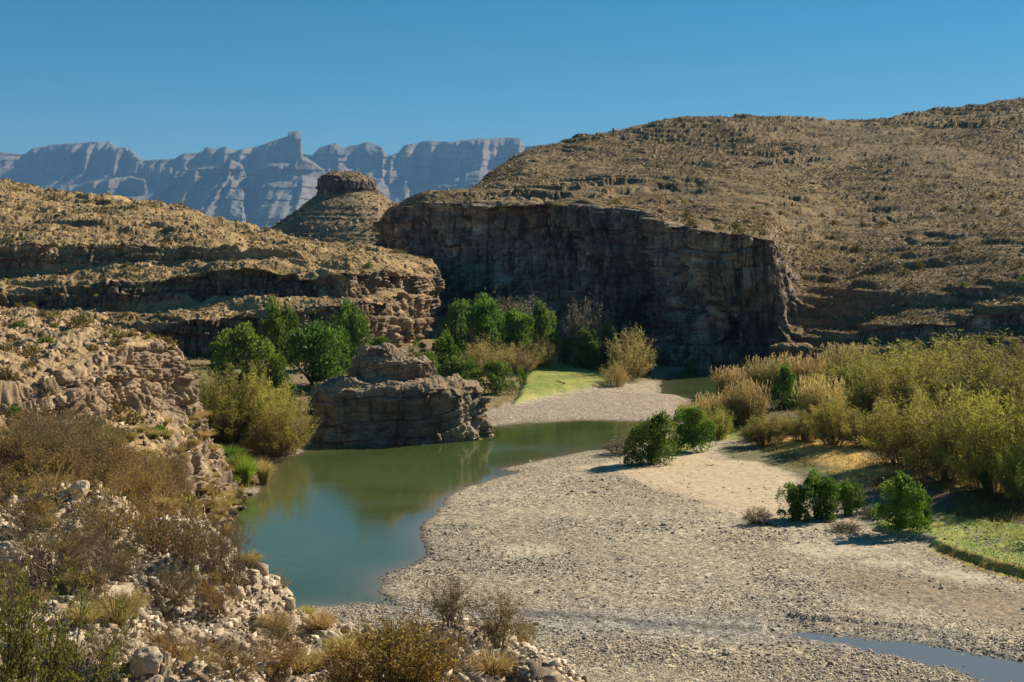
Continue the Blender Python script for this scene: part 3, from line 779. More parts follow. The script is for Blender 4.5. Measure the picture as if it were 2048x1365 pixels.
wc = mixc(N, L, dpt.outputs['Fac'], r1.outputs[0], (0.19, 0.15, 0.085))
L(wc, p.inputs['Base Color']); L(b.outputs[0], p.inputs['Normal']); L(p.outputs[0], out.inputs[0])
m, N, L, out = mat("shallow_water")
M_shallow = m
p = N("BsdfPrincipled", Roughness=0.05); p.inputs['IOR'].default_value = 1.33
p.inputs['Base Color'].default_value = (0.15, 0.155, 0.15, 1)
tc = N("TexCoord"); n2 = N("TexNoise", Scale=3.0, Detail=3.0); L(tc.outputs['Object'], n2.inputs['Vector'])
b = N("Bump", Distance=0.01, Strength=0.25); L(n2.outputs[0], b.inputs['Height']); L(b.outputs[0], p.inputs['Normal']); L(p.outputs[0], out.inputs[0])
def water_sheet(name, x0, x1, y0, y1, z, M_water=M_water):
    V = np.array([[x0, y0, z], [x1, y0, z], [x1, y1, z], [x0, y1, z]], float)
    me = new_mesh(name, V, np.array([[0, 1, 2, 3]]), [M_water])
    link(name, me, kind='structure')
xs = np.linspace(-140, 170, 420); ys = 1 / np.linspace(1 / 62.0, 1 / 420.0, 420)
WX, WY = np.meshgrid(xs, ys, indexing='ij')
WZ = WX * 0
sh = np.exp(ground_z(WX, WY) * 2.6); sh = np.clip(sh, 0, 1) * 0.9
link("river", new_mesh("river", np.stack([WX, WY, WZ], -1).reshape(-1, 3), grid_faces(420, 420), [M_water], {"shallow": sh.ravel()}, smooth=True), kind='structure')
water_sheet("puddle", 10, 90, 55, 85.99, 0.045, M_shallow)

# ------------------------------------------------------------------ what can be seen from where the photographer stands
ZW, ZH = 512, 342
zbuf = np.full((ZH, ZW), 1e9)
for g in GRIDS.values():
    P = g['P'].reshape(-1, 3)
    P = P[P[:, 1] > 2]
    px, py = proj(P)
    ix, iy = (px / 4).astype(int), (py / 4).astype(int)
    ok = (ix >= 0) & (ix < ZW) & (iy >= 0) & (iy < ZH)
    np.minimum.at(zbuf, (iy[ok], ix[ok]), P[ok, 1])

def visible(P, tol=1.03, add=1.0):
    px, py = proj(P)
    ix, iy = (px / 4).astype(int), (py / 4).astype(int)
    ok = (ix >= 0) & (ix < ZW) & (iy >= 0) & (iy < ZH)
    r = np.zeros(len(P), bool)
    r[ok] = P[ok, 1] <= zbuf[iy[ok], ix[ok]] * tol + add
    return r

def spot(px, py, grids=None, rad=9.0):
    """the nearest surface point seen at a place of the photograph"""
    best = None
    for name, g in GRIDS.items():
        if grids and name not in grids:
            continue
        P = g['P'].reshape(-1, 3)
        qx, qy = proj(P)
        d = np.hypot(qx - px, qy - py)
        d = np.where(P[:, 1] < 3, 1e9, d)
        k = np.where(d < rad)[0]
        if len(k) == 0:
            k = np.array([d.argmin()])
            if d[k[0]] > 60:
                continue
        j = k[np.argmin(P[k, 1] + d[k] * 0.02)]
        if best is None or P[j, 1] < best[1]:
            best = P[j]
    if best is None:
        Y = (H - 0.5) * F / (py - HZ)
        best = np.array([(px - 1024) * Y / F, Y, 0.5])
    return best.copy()

def scatter(name, n, rng, flatmin=0.45, ymin=0, ymax=1e9, power=1.0, pxr=(-150, 2200), need_vis=False, jitter=1.0, nzmin=0.35, patch=None):
    g = GRIDS[name]
    P = g['P'].reshape(-1, 3)
    a = g['area'].ravel().copy()
    px, py = proj(P)
    a *= (g['nz'].ravel() > nzmin) & (g['base_flat'].ravel() > flatmin)
    a *= (px > pxr[0]) & (px < pxr[1]) & (P[:, 1] > ymin) & (P[:, 1] < ymax) & (py < 1500)
    if power:
        a = a / np.maximum(P[:, 1], 1) ** power
    if patch is not None:
        a = a * patch(P)
    if need_vis:
        a = a * visible(P)
    c = np.cumsum(a)
    if c[-1] <= 0:
        return np.zeros((0, 3)), np.zeros((0, 3))
    i = np.searchsorted(c, rng.random(n) * c[-1])
    i = np.clip(i, 0, len(P) - 1)
    nu, nv, _ = g['P'].shape
    Pi = P[i] + 0
    j = np.clip(i + 1, 0, len(P) - 1)
    t = rng.random((n, 1)) * jitter * 0.9
    d = P[j] - P[i]
    far = np.linalg.norm(d, axis=1) > 6
    d[far] = 0
    return Pi + d * t, g['N'].reshape(-1, 3)[i]

# ------------------------------------------------------------------ plant and stone builders
def unit(v): return v / np.maximum(np.linalg.norm(v, axis=-1, keepdims=True), 1e-9)
def rdir(rng, n): return unit(rng.normal(size=(n, 3)))

def cards(c, a, s, asp, rng):
    """diamond leaf clumps: c centre, a growth direction, s length"""
    n = len(c)
    b = unit(np.cross(a, rdir(rng, n)))
    s = np.broadcast_to(s, (n,))[:, None]
    V = np.stack([c - a * s * 0.5, c + b * s * asp * 0.5, c + a * s * 0.5, c - b * s * asp * 0.5], 1)
    return V.reshape(-1, 3), np.arange(4 * n).reshape(n, 4)

class Bag:
    def __init__(self): self.V, self.F, self.T, self.n = [], [], [], 0
    def add(self, V, F, tone):
        self.V.append(V); self.F.append(F + self.n)
        tone = np.broadcast_to(tone, (len(V),)) if np.ndim(tone) == 0 or len(tone) == len(V) else np.repeat(tone, len(V) // len(tone))
        self.T.append(tone); self.n += len(V)
    def mesh(self, name, mats, smooth=False):
        return new_mesh(name, np.concatenate(self.V), np.concatenate(self.F), mats, {"tone": np.clip(np.concatenate(self.T), 0, 1)}, smooth)

def ribbons(P, wd, rng, side=None):
    """P (n,k,3) polylines -> quads ; wd (n,k) widths"""
    n, k, _ = P.shape
    d = unit(P[:, -1] - P[:, 0])
    if side is None:
        side = unit(np.cross(d, rdir(rng, n)))
    o = side[:, None, :] * wd[..., None] * 0.5
    V = np.stack([P - o, P + o], 2).reshape(-1, 3)
    base = (np.arange(n) * 2 * k)[:, None, None]
    q = np.array([[2 * i, 2 * i + 1, 2 * i + 3, 2 * i + 2] for i in range(k - 1)])[None]
    return V, (base + q).reshape(-1, 4)

def tubes(P0, P1, r0, r1, ns=3):
    d = unit(P1 - P0)
    ref = np.where(np.abs(d[:, 2:3]) > 0.9, np.array([[1., 0, 0]]), np.array([[0, 0, 1.]]))
    a = unit(np.cross(d, ref)); b = np.cross(d, a)
    n = len(P0)
    ang = np.arange(ns) * 2 * pi / ns
    o = a[:, None] * np.cos(ang)[None, :, None] + b[:, None] * np.sin(ang)[None, :, None]
    V = np.concatenate([P0[:, None] + o * r0[:, None, None], P1[:, None] + o * r1[:, None, None]], 1).reshape(-1, 3)
    q = np.array([[i, (i + 1) % ns, ns + (i + 1) % ns, ns + i] for i in range(ns)])[None]
    return V, ((np.arange(n) * 2 * ns)[:, None, None] + q).reshape(-1, 4)

def grow(rng, nstem, h, spread, levels=3, seg=4, r=0.02, kids=(2, 4), droop=0.0, wob=0.18, base=0.05, kidlen=0.55, up=0.0):
    """branching skeleton -> P0, P1, r0, r1, tips(dir), order"""
    out = []; tips = []
    stack = []
    for i in range(nstem):
        a = rng.random() * 2 * pi
        t = spread * math.sqrt(rng.random())
        d = np.array([cos(a) * t, sin(a) * t, 1.0]); d /= np.linalg.norm(d)
        stack.append((np.array([cos(a) * base * rng.random(), sin(a) * base * rng.random(), -0.03]), d, h * (0.65 + 0.4 * rng.random()), r * (0.6 + 0.5 * rng.random()), 0))
    while stack:
        p, d, ln, rr, lv = stack.pop()
        n = seg if lv < 2 else max(2, seg - 1)
        for s in range(n):
            d = d + rng.normal(size=3) * wob + np.array([0, 0, up - droop * (s / n)])
            d /= np.linalg.norm(d)
            q = p + d * ln / n
            ra, rb = rr * (1 - 0.75 * s / n), rr * (1 - 0.75 * (s + 1) / n)
            out.append((p, q, ra, rb, lv))
            if lv < levels - 1 and s >= (1 if lv == 0 else 0):
                for _ in range(rng.integers(kids[0], kids[1] + 1)):
                    side = rng.normal(size=3); side -= side.dot(d) * d; side /= np.linalg.norm(side) + 1e-9
                    dd = d * 0.75 + side * (0.45 + 0.4 * rng.random()); dd /= np.linalg.norm(dd)
                    stack.append((p + (q - p) * rng.random(), dd, ln * kidlen * (0.6 + 0.5 * rng.random()) * (1 - 0.4 * s / n), rb * 0.75, lv + 1))
            p = q
        tips.append((p, d))
    P0 = np.array([o[0] for o in out]); P1 = np.array([o[1] for o in out])
    return P0, P1, np.array([o[2] for o in out]), np.array([o[3] for o in out]), np.array([o[4] for o in out]), tips

# --- tones
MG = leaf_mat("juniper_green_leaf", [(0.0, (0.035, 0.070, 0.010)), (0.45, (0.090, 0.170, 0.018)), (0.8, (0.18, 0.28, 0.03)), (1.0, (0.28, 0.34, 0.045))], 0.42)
MO = leaf_mat("salt_cedar_leaf", [(0.0, (0.11, 0.085, 0.045)), (0.4, (0.24, 0.20, 0.05)), (0.75, (0.39, 0.35, 0.065)), (1.0, (0.50, 0.50, 0.09))], 0.48)
MR = leaf_mat("cane_straw", [(0.0, (0.17, 0.145, 0.045)), (0.4, (0.37, 0.295, 0.085)), (0.75, (0.55, 0.42, 0.14)), (1.0, (0.70, 0.56, 0.27))], 0.4)
MX = leaf_mat("grey_twigs", [(0.0, (0.08, 0.06, 0.03)), (0.5, (0.21, 0.165, 0.09)), (1.0, (0.38, 0.31, 0.18))], 0.1)
MS = leaf_mat("desert_scrub_leaf", [(0.0, (0.06, 0.055, 0.02)), (0.35, (0.14, 0.112, 0.032)), (0.7, (0.29, 0.225, 0.06)), (1.0, (0.50, 0.38, 0.13))], 0.25)
MRU = leaf_mat("rusty_leaf", [(0.0, (0.13, 0.075, 0.025)), (0.5, (0.36, 0.215, 0.05)), (0.85, (0.55, 0.36, 0.075)), (1.0, (0.66, 0.50, 0.15))], 0.4)
MYG = leaf_mat("creosote_leaf", [(0.0, (0.10, 0.10, 0.02)), (0.5, (0.24, 0.22, 0.035)), (1.0, (0.42, 0.37, 0.07))], 0.4)
MGR = leaf_mat("lush_grass", [(0.0, (0.05, 0.10, 0.01)), (0.5, (0.14, 0.27, 0.02)), (1.0, (0.35, 0.45, 0.05))], 0.45)
M_wood = plain_mat("dry_wood", (0.11, 0.078, 0.05), (0.30, 0.215, 0.14), 20)
M_dark = plain_mat("dark_dead_wood", (0.03, 0.022, 0.018), (0.10, 0.07, 0.05), 20)

def crown_green(seed, n=8500, grey=0.0, lob=34):
    """unit crown: x,y in [-0.5,0.5], z in [0,1]"""
    rng = np.random.default_rng(seed)
    b = Bag()
    ang = rng.random(lob) * 2 * pi
    hz = rng.random(lob)
    rad = (0.36 * np.sqrt(1 - (hz * 0.90) ** 2)) * np.where(rng.random(lob) < 0.35, 0.35 * rng.random(lob), np.sqrt(0.25 + 0.75 * rng.random(lob))) * (1 + 0.15 * np.sin(ang * 2 + seed))
    ctr = np.stack([np.cos(ang) * rad, np.sin(ang) * rad, 0.04 + hz * 0.74], 1)
    R = 0.075 + 0.09 * rng.random(lob)
    li = rng.integers(0, lob, n)
    d = rdir(rng, n); d[:, 2] = np.abs(d[:, 2]) * np.where(rng.random(n) < 0.8, 1, -1) ; d = unit(d)
    el = 1.0 + 1.3 * rng.random(lob) ** 1.5
    R = R / np.sqrt(el) * 1.12
    rr = R[li] * (0.55 + 0.45 * rng.random(n) ** 0.5) * (1 + 0.35 * (rng.random(n) < 0.08))
    c = ctr[li] + d * rr[:, None] * np.stack([np.ones(n), np.ones(n), 1.15 * el[li]], 1)
    c[:, 2] = np.maximum(c[:, 2], 0.01)
    a = unit(d * 0.5 + np.array([0, 0, 0.75]) + 0.45 * rng.normal(size=(n, 3)))
    s = 0.026 + 0.030 * rng.random(n)
    V, Fc = cards(c, a, s, 0.55, rng)
    lt = rng.random(lob)
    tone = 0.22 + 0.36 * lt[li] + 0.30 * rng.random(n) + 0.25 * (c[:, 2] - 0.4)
    if grey:
        pass
    b.add(V, Fc, np.repeat(tone, 4))
    return b.mesh("crown", [MG])

def trunk_unit(seed, nst=5, mt=None):
    rng = np.random.default_rng(seed)
    P0, P1, r0, r1, lv, tips = grow(rng, nst, 0.62, 0.55, levels=2, seg=4, r=0.026, kids=(1, 2), base=0.05)
    V, Fc = tubes(P0, P1, r0, r1, 5)
    b = Bag(); b.add(V, Fc, 0.3)
    return b.mesh("trunk", [mt or M_wood])

def crown_feather(seed, n=13000, lean=0.0, bias=0.0, bare=0.12, material=None, dens=150, wid=0.0065, ln=(0.028, 0.060)):
    """spray of fine upright twigs over arching stems"""
    rng = np.random.default_rng(seed)
    b = Bag()
    k = 7
    a = rng.random(dens) * 2 * pi
    sp = np.sqrt(rng.random(dens))
    t = np.linspace(0, 1, k)[None, :, None]
    base = np.stack([np.cos(a) * 0.24 * sp, np.sin(a) * 0.24 * sp, np.zeros(dens)], 1)
    hh = (0.30 + 0.68 * rng.random(dens) ** 0.7) * np.sqrt(1 - (sp * 0.86) ** 2)
    hh *= 1 + 0.16 * np.sin(a * 3 + seed) * sp + 0.10 * np.sin(a * 5 + 2 * seed)
    end = np.stack([np.cos(a) * 0.50 * sp, np.sin(a) * 0.50 * sp, hh], 1)
    mid = base * 0.5 + end * 0.5; mid[:, 2] += 0.10; mid[:, :2] = base[:, :2] * 0.55 + end[:, :2] * 0.45
    P = (1 - t) ** 2 * base[:, None] + 2 * t * (1 - t) * mid[:, None] + t ** 2 * end[:, None]
    P = P + rng.normal(size=P.shape) * 0.008
    wd = np.linspace(0.008, 0.003, k)[None] * (0.6 + 0.8 * rng.random((dens, 1)))
    V, Fc = ribbons(P, wd, rng)
    b.add(V, Fc, 0.08)
    si = rng.integers(0, dens, n); ti = bare + (1.02 - bare) * rng.random(n) ** 0.75
    f = ti * (k - 1); i0 = np.clip(f.astype(int), 0, k - 2); fr = (f - i0)[:, None]
    c = P[si, i0] * (1 - fr) + P[si, i0 + 1] * fr
    sd = unit(P[si, i0 + 1] - P[si, i0])
    d = unit(sd * 0.5 + 0.85 * rng.normal(size=(n, 3)) + np.array([lean, 0, 0.15]))
    L_ = ln[0] + (ln[1] - ln[0]) * rng.random(n)
    q = c + rng.normal(size=(n, 3)) * 0.022
    e1 = q + d * (L_ * 0.55)[:, None]
    e2 = e1 + unit(d + rng.normal(size=(n, 3)) * 0.25) * (L_ * 0.5)[:, None]
    PP = np.stack([q, e1, e2], 1)
    ww = np.array([0.6, 1.0, 0.15])[None] * wid * (0.6 + 0.8 * rng.random((n, 1)))
    V, Fc = ribbons(PP, ww, rng)
    st = rng.random(dens)
    tone = bias + 0.18 + 0.34 * st[si] + 0.30 * ti * 0.9 + 0.2 * rng.random(n)
    b.add(V, Fc, np.repeat(tone, 6))
    return b.mesh("crown", [material or MO])

def reed_clump(seed, n=420, material=None, plume=0.5, spread=0.42, green=0.0):
    rng = np.random.default_rng(seed)
    b = Bag(); k = 5
    a = rng.random(n) * 2 * pi; sp = np.sqrt(rng.random(n))
    base = np.stack([np.cos(a) * spread * sp, np.sin(a) * spread * sp, np.zeros(n)], 1)
    h = 0.55 + 0.42 * rng.random(n)
    lean = rng.normal(size=(n, 2)) * 0.10 + base[:, :2] * 0.25
    t = np.linspace(0, 1, k)[None, :]
    P = np.zeros((n, k, 3))
    P[..., 0] = base[:, 0:1] + lean[:, 0:1] * t ** 1.8
    P[..., 1] = base[:, 1:2] + lean[:, 1:2] * t ** 1.8
    P[..., 2] = h[:, None] * t
    wd = np.array([0.010, 0.012, 0.010, 0.008, 0.004])[None] * (0.7 + 0.7 * rng.random((n, 1)))
    V, Fc = ribbons(P, wd, rng)
    tone = np.repeat((0.25 + 0.4 * rng.random(n))[:, None], k, 1) + np.linspace(-0.1, 0.12, k)[None] - green
    b.add(V, Fc, np.repeat(tone.ravel(), 2))
    # long arching leaves
    m_ = n * 5
    i = rng.integers(0, n, m_); f = 0.15 + 0.75 * rng.random(m_)
    c = np.stack([base[i, 0] + lean[i, 0] * f ** 1.8, base[i, 1] + lean[i, 1] * f ** 1.8, h[i] * f], 1)
    aa = rng.random(m_) * 2 * pi; ln = 0.08 + 0.10 * rng.random(m_)
    o = np.stack([np.cos(aa), np.sin(aa), 0.9 + 0 * aa], 1)
    e1 = c + o * (ln * 0.5)[:, None]; e2 = e1 + np.stack([np.cos(aa) * ln * 0.5, np.sin(aa) * ln * 0.5, ln * 0.1], 1)
    V, Fc = ribbons(np.stack([c, e1, e2], 1), np.array([[0.009, 0.011, 0.002]]) * np.ones((m_, 1)), rng)
    b.add(V, Fc, np.repeat(0.2 + 0.5 * rng.random(m_) - green, 6))
    # plumes
    np_ = int(n * plume)
    i = rng.choice(n, np_, replace=False)
    top = P[i, -1]
    for j in range(6):
        c = top + np.stack([rng.normal(size=np_) * 0.006, rng.normal(size=np_) * 0.006, (j - 1) * 0.016 + 0 * top[:, 0]], 1)
        V, Fc = cards(c, unit(np.array([0, 0, 1.0]) + 0.4 * rng.normal(size=(np_, 3))), 0.045, 0.40, rng)
        b.add(V, Fc, np.repeat(0.75 + 0.25 * rng.random(np_), 4))
    return b.mesh("crown", [material or MR])

def grass_tuft(seed, n=500, material=None, droop=0.5, w_=0.02):
    rng = np.random.default_rng(seed)
    b = Bag(); k = 5
    a = rng.random(n) * 2 * pi; sp = np.sqrt(rng.random(n))
    t = np.linspace(0, 1, k)[None, :]
    h = 0.6 + 0.4 * rng.random(n)
    out = 0.12 + 0.38 * sp
    P = np.zeros((n, k, 3))
    P[..., 0] = (np.cos(a) * 0.16 * sp)[:, None] + (np.cos(a) * out)[:, None] * t ** 1.6
    P[..., 1] = (np.sin(a) * 0.16 * sp)[:, None] + (np.sin(a) * out)[:, None] * t ** 1.6
    P[..., 2] = h[:, None] * (t - droop * (sp[:, None] * t ** 3) * 0.7)
    wd = np.array([1, 1, 0.85, 0.6, 0.15])[None] * w_ * (0.7 + 0.6 * rng.random((n, 1)))
    V, Fc = ribbons(P, wd, rng)
    tone = np.repeat((0.25 + 0.55 * rng.random(n))[:, None], k, 1) + np.linspace(-0.1, 0.2, k)[None]
    b.add(V, Fc, np.repeat(tone.ravel(), 2))
    return b.mesh("grass_blades", [material or MGR])

# stones: a rough 20-face solid
t_ = (1 + 5 ** .5) / 2
ICO_V = unit(np.array([(-1,t_,0),(1,t_,0),(-1,-t_,0),(1,-t_,0),(0,-1,t_),(0,1,t_),(0,-1,-t_),(0,1,-t_),(t_,0,-1),(t_,0,1),(-t_,0,-1),(-t_,0,1)], float))
ICO_F = np.array([(0,11,5),(0,5,1),(0,1,7),(0,7,10),(0,10,11),(1,5,9),(5,11,4),(11,10,2),(10,7,6),(7,1,8),(3,9,4),(3,4,2),(3,2,6),(3,6,8),(3,8,9),(4,9,5),(2,4,11),(6,2,10),(8,6,7),(9,8,1)])
OCT_V = np.array([(1,0,0),(-1,0,0),(0,1,0),(0,-1,0),(0,0,1),(0,0,-1)], float)
OCT_F = np.array([(0,2,4),(2,1,4),(1,3,4),(3,0,4),(2,0,5),(1,2,5),(3,1,5),(0,3,5)])
def stones(P, size, rng, flat=(0.45, 0.9), base=ICO_V, faces=ICO_F, rough=0.22, sink=0.25):
    n = len(P)
    R = base[None] * (1 + rough * rng.normal(size=(n, len(base), 1)))
    sc = np.stack([np.ones(n), 0.6 + 0.4 * rng.random(n), flat[0] + (flat[1] - flat[0]) * rng.random(n)], 1) * size[:, None] * 0.5
    R = R * sc[:, None]
    a = rng.random(n) * 2 * pi; c, s = np.cos(a)[:, None], np.sin(a)[:, None]
    tl = rng.normal(size=(n, 1)) * 0.25
    x, y, z = R[..., 0], R[..., 1], R[..., 2]
    z2 = z + x * tl; x2 = x
    V = np.stack([x2 * c - y * s, x2 * s + y * c, z2], -1) + P[:, None]
    V[..., 2] += (sc[:, 2] * (1 - 2 * sink))[:, None] * 0.6
    nb = len(base)
    return V.reshape(-1, 3), (faces[None] + (np.arange(n) * nb)[:, None, None]).reshape(-1, 3), nb

CUB_V = np.array([(x, y, z) for z in (-1, 1) for y in (-1, 1) for x in (-1, 1)], float) * 0.72
CUB_F = np.array([(0,2,3),(0,3,1),(4,5,7),(4,7,6),(0,1,5),(0,5,4),(2,6,7),(2,7,3),(0,4,6),(0,6,2),(1,3,7),(1,7,5)])
def stone_mat(name, stops):
    m, N, L, out = mat(name)
    at = N("Attribute", attribute_name="tone"); r = ramp(N, stops); L(at.outputs['Fac'], r.inputs[0])
    tc = N("TexCoord"); n = N("TexNoise", Scale=14.0, Detail=6.0, Roughness=0.7); L(tc.outputs['Object'], n.inputs['Vector'])
    r2 = ramp(N, [(0.3, (0.7, 0.7, 0.7)), (0.7, (1.25, 1.25, 1.25))]); L(n.outputs[0], r2.inputs[0])
    c = mixc(N, L, 1.0, r.outputs[0], r2.outputs[0], 'MULTIPLY')
    b = N("Bump", Strength=0.5, Distance=0.03); L(n.outputs[0], b.inputs['Height'])
    p = N("BsdfPrincipled", Roughness=0.9); p.inputs['Specular IOR Level'].default_value = 0.2
    L(c, p.inputs['Base Color']); L(b.outputs[0], p.inputs['Normal']); L(p.outputs[0], out.inputs[0])
    return m
M_cob = stone_mat("river_cobbles", [(0.0, (0.12, 0.105, 0.095)), (0.45, (0.37, 0.31, 0.235)), (0.8, (0.56, 0.475, 0.36)), (1.0, (0.82, 0.74, 0.62))])
M_rub = stone_mat("limestone_rubble", [(0.0, (0.20, 0.145, 0.10)), (0.4, (0.43, 0.33, 0.225)), (0.75, (0.63, 0.51, 0.365)), (1.0, (0.80, 0.70, 0.54))])
M_hst = stone_mat("hill_stones", [(0.0, (0.16, 0.12, 0.09)), (0.5, (0.35, 0.25, 0.16)), (1.0, (0.60, 0.47, 0.31))])

# ------------------------------------------------------------------ cobbles of the river bar (stuff)
rng = np.random.default_rng(5)
n = 150000
iy = 1 / np.sqrt(rng.random(n) * (1 / 58. ** 2 - 1 / 175. ** 2) + 1 / 175. ** 2)
xu = rng.uniform(-0.24, 0.42, n)
X, Y = xu * iy, iy
Z = ground_z(X, Y)
pm_ = np.ones(n)
pm_ *= 1 - 0.93 * sstep(1.6, -1.6, sdf(X, Y, P_sand))
pm_ *= 1 - 0.80 * sstep(1.0, -1.0, sdf(X, Y, P_pale))
pm_ *= 1 - 0.7 * sstep(1.0, -1.0, sdf(X, Y, P_pale2))
pm_ *= 1 - 0.45 * sstep(2.0, -2.0, sdf(X, Y, P_dirt))
pm_ *= 1 - 0.95 * sstep(1.0, -1.0, sdf(X, Y, P_bank))
pm_ *= 1 - 0.97 * sstep(1.0, -1.0, sdf(X, Y, P_left))
pm_ *= 0.22 + 0.78 * sstep(-0.45, 0.35, fbm(X / 6, Y / 5, X * 0, 3, 91))
keep = (rng.random(n) < pm_) & (Z > -0.25)
X, Y, Z = X[keep], Y[keep], Z[keep]
bandf = fbm(X / 11 + Y / 60, Y / 5, X * 0, 3, 92)
size = 0.105 * (1 + 0.35 * bandf) * np.exp(0.42 * rng.normal(size=len(X))) * (Y / 100) ** 0.35
V, Fc, nb = stones(np.stack([X, Y, Z], 1), size, rng, base=ICO_V[:], faces=ICO_F, rough=0.12, flat=(0.35, 0.7), sink=0.4)
tone = np.clip(0.48 - 0.10 * bandf + 0.22 * rng.normal(size=len(X)), 0, 1)
me = new_mesh("gravel", V, Fc, [M_cob], {"tone": np.repeat(tone, nb)})
link("gravel", me, kind='stuff', label="grey and tan cobbles covering the river bar")

# ------------------------------------------------------------------ foreground rubble (stuff) and its bigger rocks
P, Nn = scatter('rubble_slope', 60000, rng, flatmin=0.0, ymin=6, ymax=40, power=0.7, nzmin=0.1, pxr=(-300, 1500))
size = np.clip(0.046 * np.exp(0.6 * rng.normal(size=len(P))), 0.02, 0.24) * np.clip(P[:, 1] / 18, 0.6, 1.4)
V, Fc, nb = stones(P, size, rng, rough=0.26, base=CUB_V, faces=CUB_F, flat=(0.35, 0.9))
tone = np.clip(0.55 + 0.25 * rng.normal(size=len(P)), 0, 1)
me = new_mesh("rubble", V, Fc, [M_rub], {"tone": np.repeat(tone, nb)})
link("rubble", me, kind='stuff', label="pale broken limestone rubble on the foreground slope")

def boulder_mesh(seed, material, sub=3, angular=0.35):
    rng = np.random.default_rng(seed)
    import bmesh
    bm = bmesh.new()
    bmesh.ops.create_icosphere(bm, subdivisions=sub, radius=0.5)
    V = np.array([v.co[:] for v in bm.verts])
    # cut by random planes for flat broken faces
    for _ in range(11):
        d = rdir(rng, 1)[0]; h = 0.27 + 0.16 * rng.random()
        q = V @ d; over = q > h
        V[over] -= np.outer(q[over] - h, d) * 0.93
    V += V * (0.10 * fbm(V[:, 0] * 4, V[:, 1] * 4, V[:, 2] * 4 + seed, 4, seed))[:, None]
    for v, c in zip(bm.verts, V): v.co = c
    me = bpy.data.meshes.new("boulder"); bm.to_mesh(me); bm.free()
    me.materials.append(material)
    a = me.attributes.new("tone", 'FLOAT', 'POINT'); a.data.foreach_set("value", np.full(len(V), 0.55, np.float32))
    return me
B_near = [boulder_mesh(200 + i, M_hst, 4) for i in range(5)]
B_fore = [boulder_mesh(220 + i, M_rub, 4) for i in range(5)]

for k, (px, py, s, lab) in enumerate([
    (238, 1205, 0.85, "big pale smooth rock left of the round dry bush"), (440, 1085, 0.4, "pale white rock at the brink above the green water"),
    (300, 1335, 0.4, "dark grey rock half sunk in the pale rubble"), (350, 1285, 0.5, "large brown rock in the middle of the rubble slope"),
    (150, 985, 0.5, "pale rock on the crest below the brown brush")]):
    p = spot(px, py, ['rubble_slope'])
    o = link("boulder", B_fore[k % 5].copy(), loc=p, label=lab, category="rock")
    o.scale = (s * 1.3, s, s * 0.8); o.rotation_euler = (0.2 * k, 0.1, 1.3 * k)
P, Nn = scatter('rubble_slope', 400, rng, flatmin=0.0, ymin=8, ymax=36, power=1.0, need_vis=True, nzmin=0.2, pxr=(0, 1100))
for k in range(60):
    o = link("limestone_rock", B_fore[k % 5], loc=P[k], label="loose pale limestone rock lying on the foreground rubble", category="rock", group="loose rocks on the rubble slope")
    s = 0.12 + 0.16 * rng.random() ** 2
    o.scale = (s * 1.3, s, s * (0.6 + 0.4 * rng.random())); o.rotation_euler = tuple(rng.random(3) * 6)
P, Nn = scatter('near_bluff', 800, rng, flatmin=0.15, ymin=40, ymax=140, power=1.0, need_vis=True, nzmin=0.2, pxr=(0, 520))
for k in range(45):
    o = link("bluff_boulder", B_near[k % 5], loc=P[k], label="fallen tan boulder lying on the left bluff", category="rock", group="fallen boulders on the left bluff")
    s = 0.4 + 0.9 * rng.random() ** 2.5
    o.scale = (s * 1.3, s, s * (0.6 + 0.4 * rng.random())); o.rotation_euler = (rng.random() * 0.6, rng.random() * 0.6, rng.random() * 6)

# ------------------------------------------------------------------ rock island in the river
IY = 165.0; sI = IY / F
def isl_disp(seed, lay, amp):
    def f(P, N, s):
        return strata(P, N, s, layer=lay, block=2.1, amp=amp, dip=(-0.05, 0.0), warp=0.8, rough=0.42, seed=seed, terr=0.5, big=0.0)
    return f
icx = (790 - 1024) * IY / F
z0 = lambda py, Y=158.0: H - (py - HZ) * Y / F
root = link("rock_island", None, loc=(0, 0, 0), label="layered brown rock island with a smaller block on top, rising from the river", category="rock island")
o = ring_loft("rock_mass", icx, IY,
    [(-1.6, 10.9, 7.4, 0.2, 0), (0.0, 10.6, 7.1, 0.2, 0), (1.2, 10.2, 6.6, 0.3, 0), (2.6, 9.6, 6.0, 0.3, 0), (3.8, 9.8, 6.1, 0.3, 0), (5.2, 9.9, 6.2, 0.3, 0), (5.9, 9.3, 5.9, 0.3, 0), (6.3, 8.2, 5.2, 0.2, 0.2), (6.7, 7.6, 4.6, 0.2, 0.4), (6.9, 3.0, 2.0, 0, 0.5), (6.9, 0.2, 0.2, 0, 0.5)],
    460, 240, isl_disp(71, 1.5, 0.55), M_isl, angf=lambda a, z: 1 + 0.05 * sin(2 * a + 0.6) + 0.05 * sin(5 * a) + 0.03 * sin(9 * a + z * 0.5))
o.parent = root
o = ring_loft("upper_block", icx - 0.6, IY + 1.5,
    [(6.0, 5.0, 3.4, 0, 0), (7.0, 4.9, 3.3, 0, 0), (8.7, 4.9, 3.2, 0, 0), (9.1, 4.4, 2.9, -0.2, 0), (9.4, 3.0, 2.2, -1.2, 0), (10.4, 2.3, 1.7, -1.8, 0), (10.7, 1.2, 0.9, -2.0, 0), (10.7, 0.1, 0.1, -2.0, 0)],
    300, 150, isl_disp(72, 1.2, 0.40), M_isl, angf=lambda a, z: 1 + 0.06 * sin(2 * a + 2) + 0.05 * sin(5 * a + 1))
o.parent = root
SY = 232.0
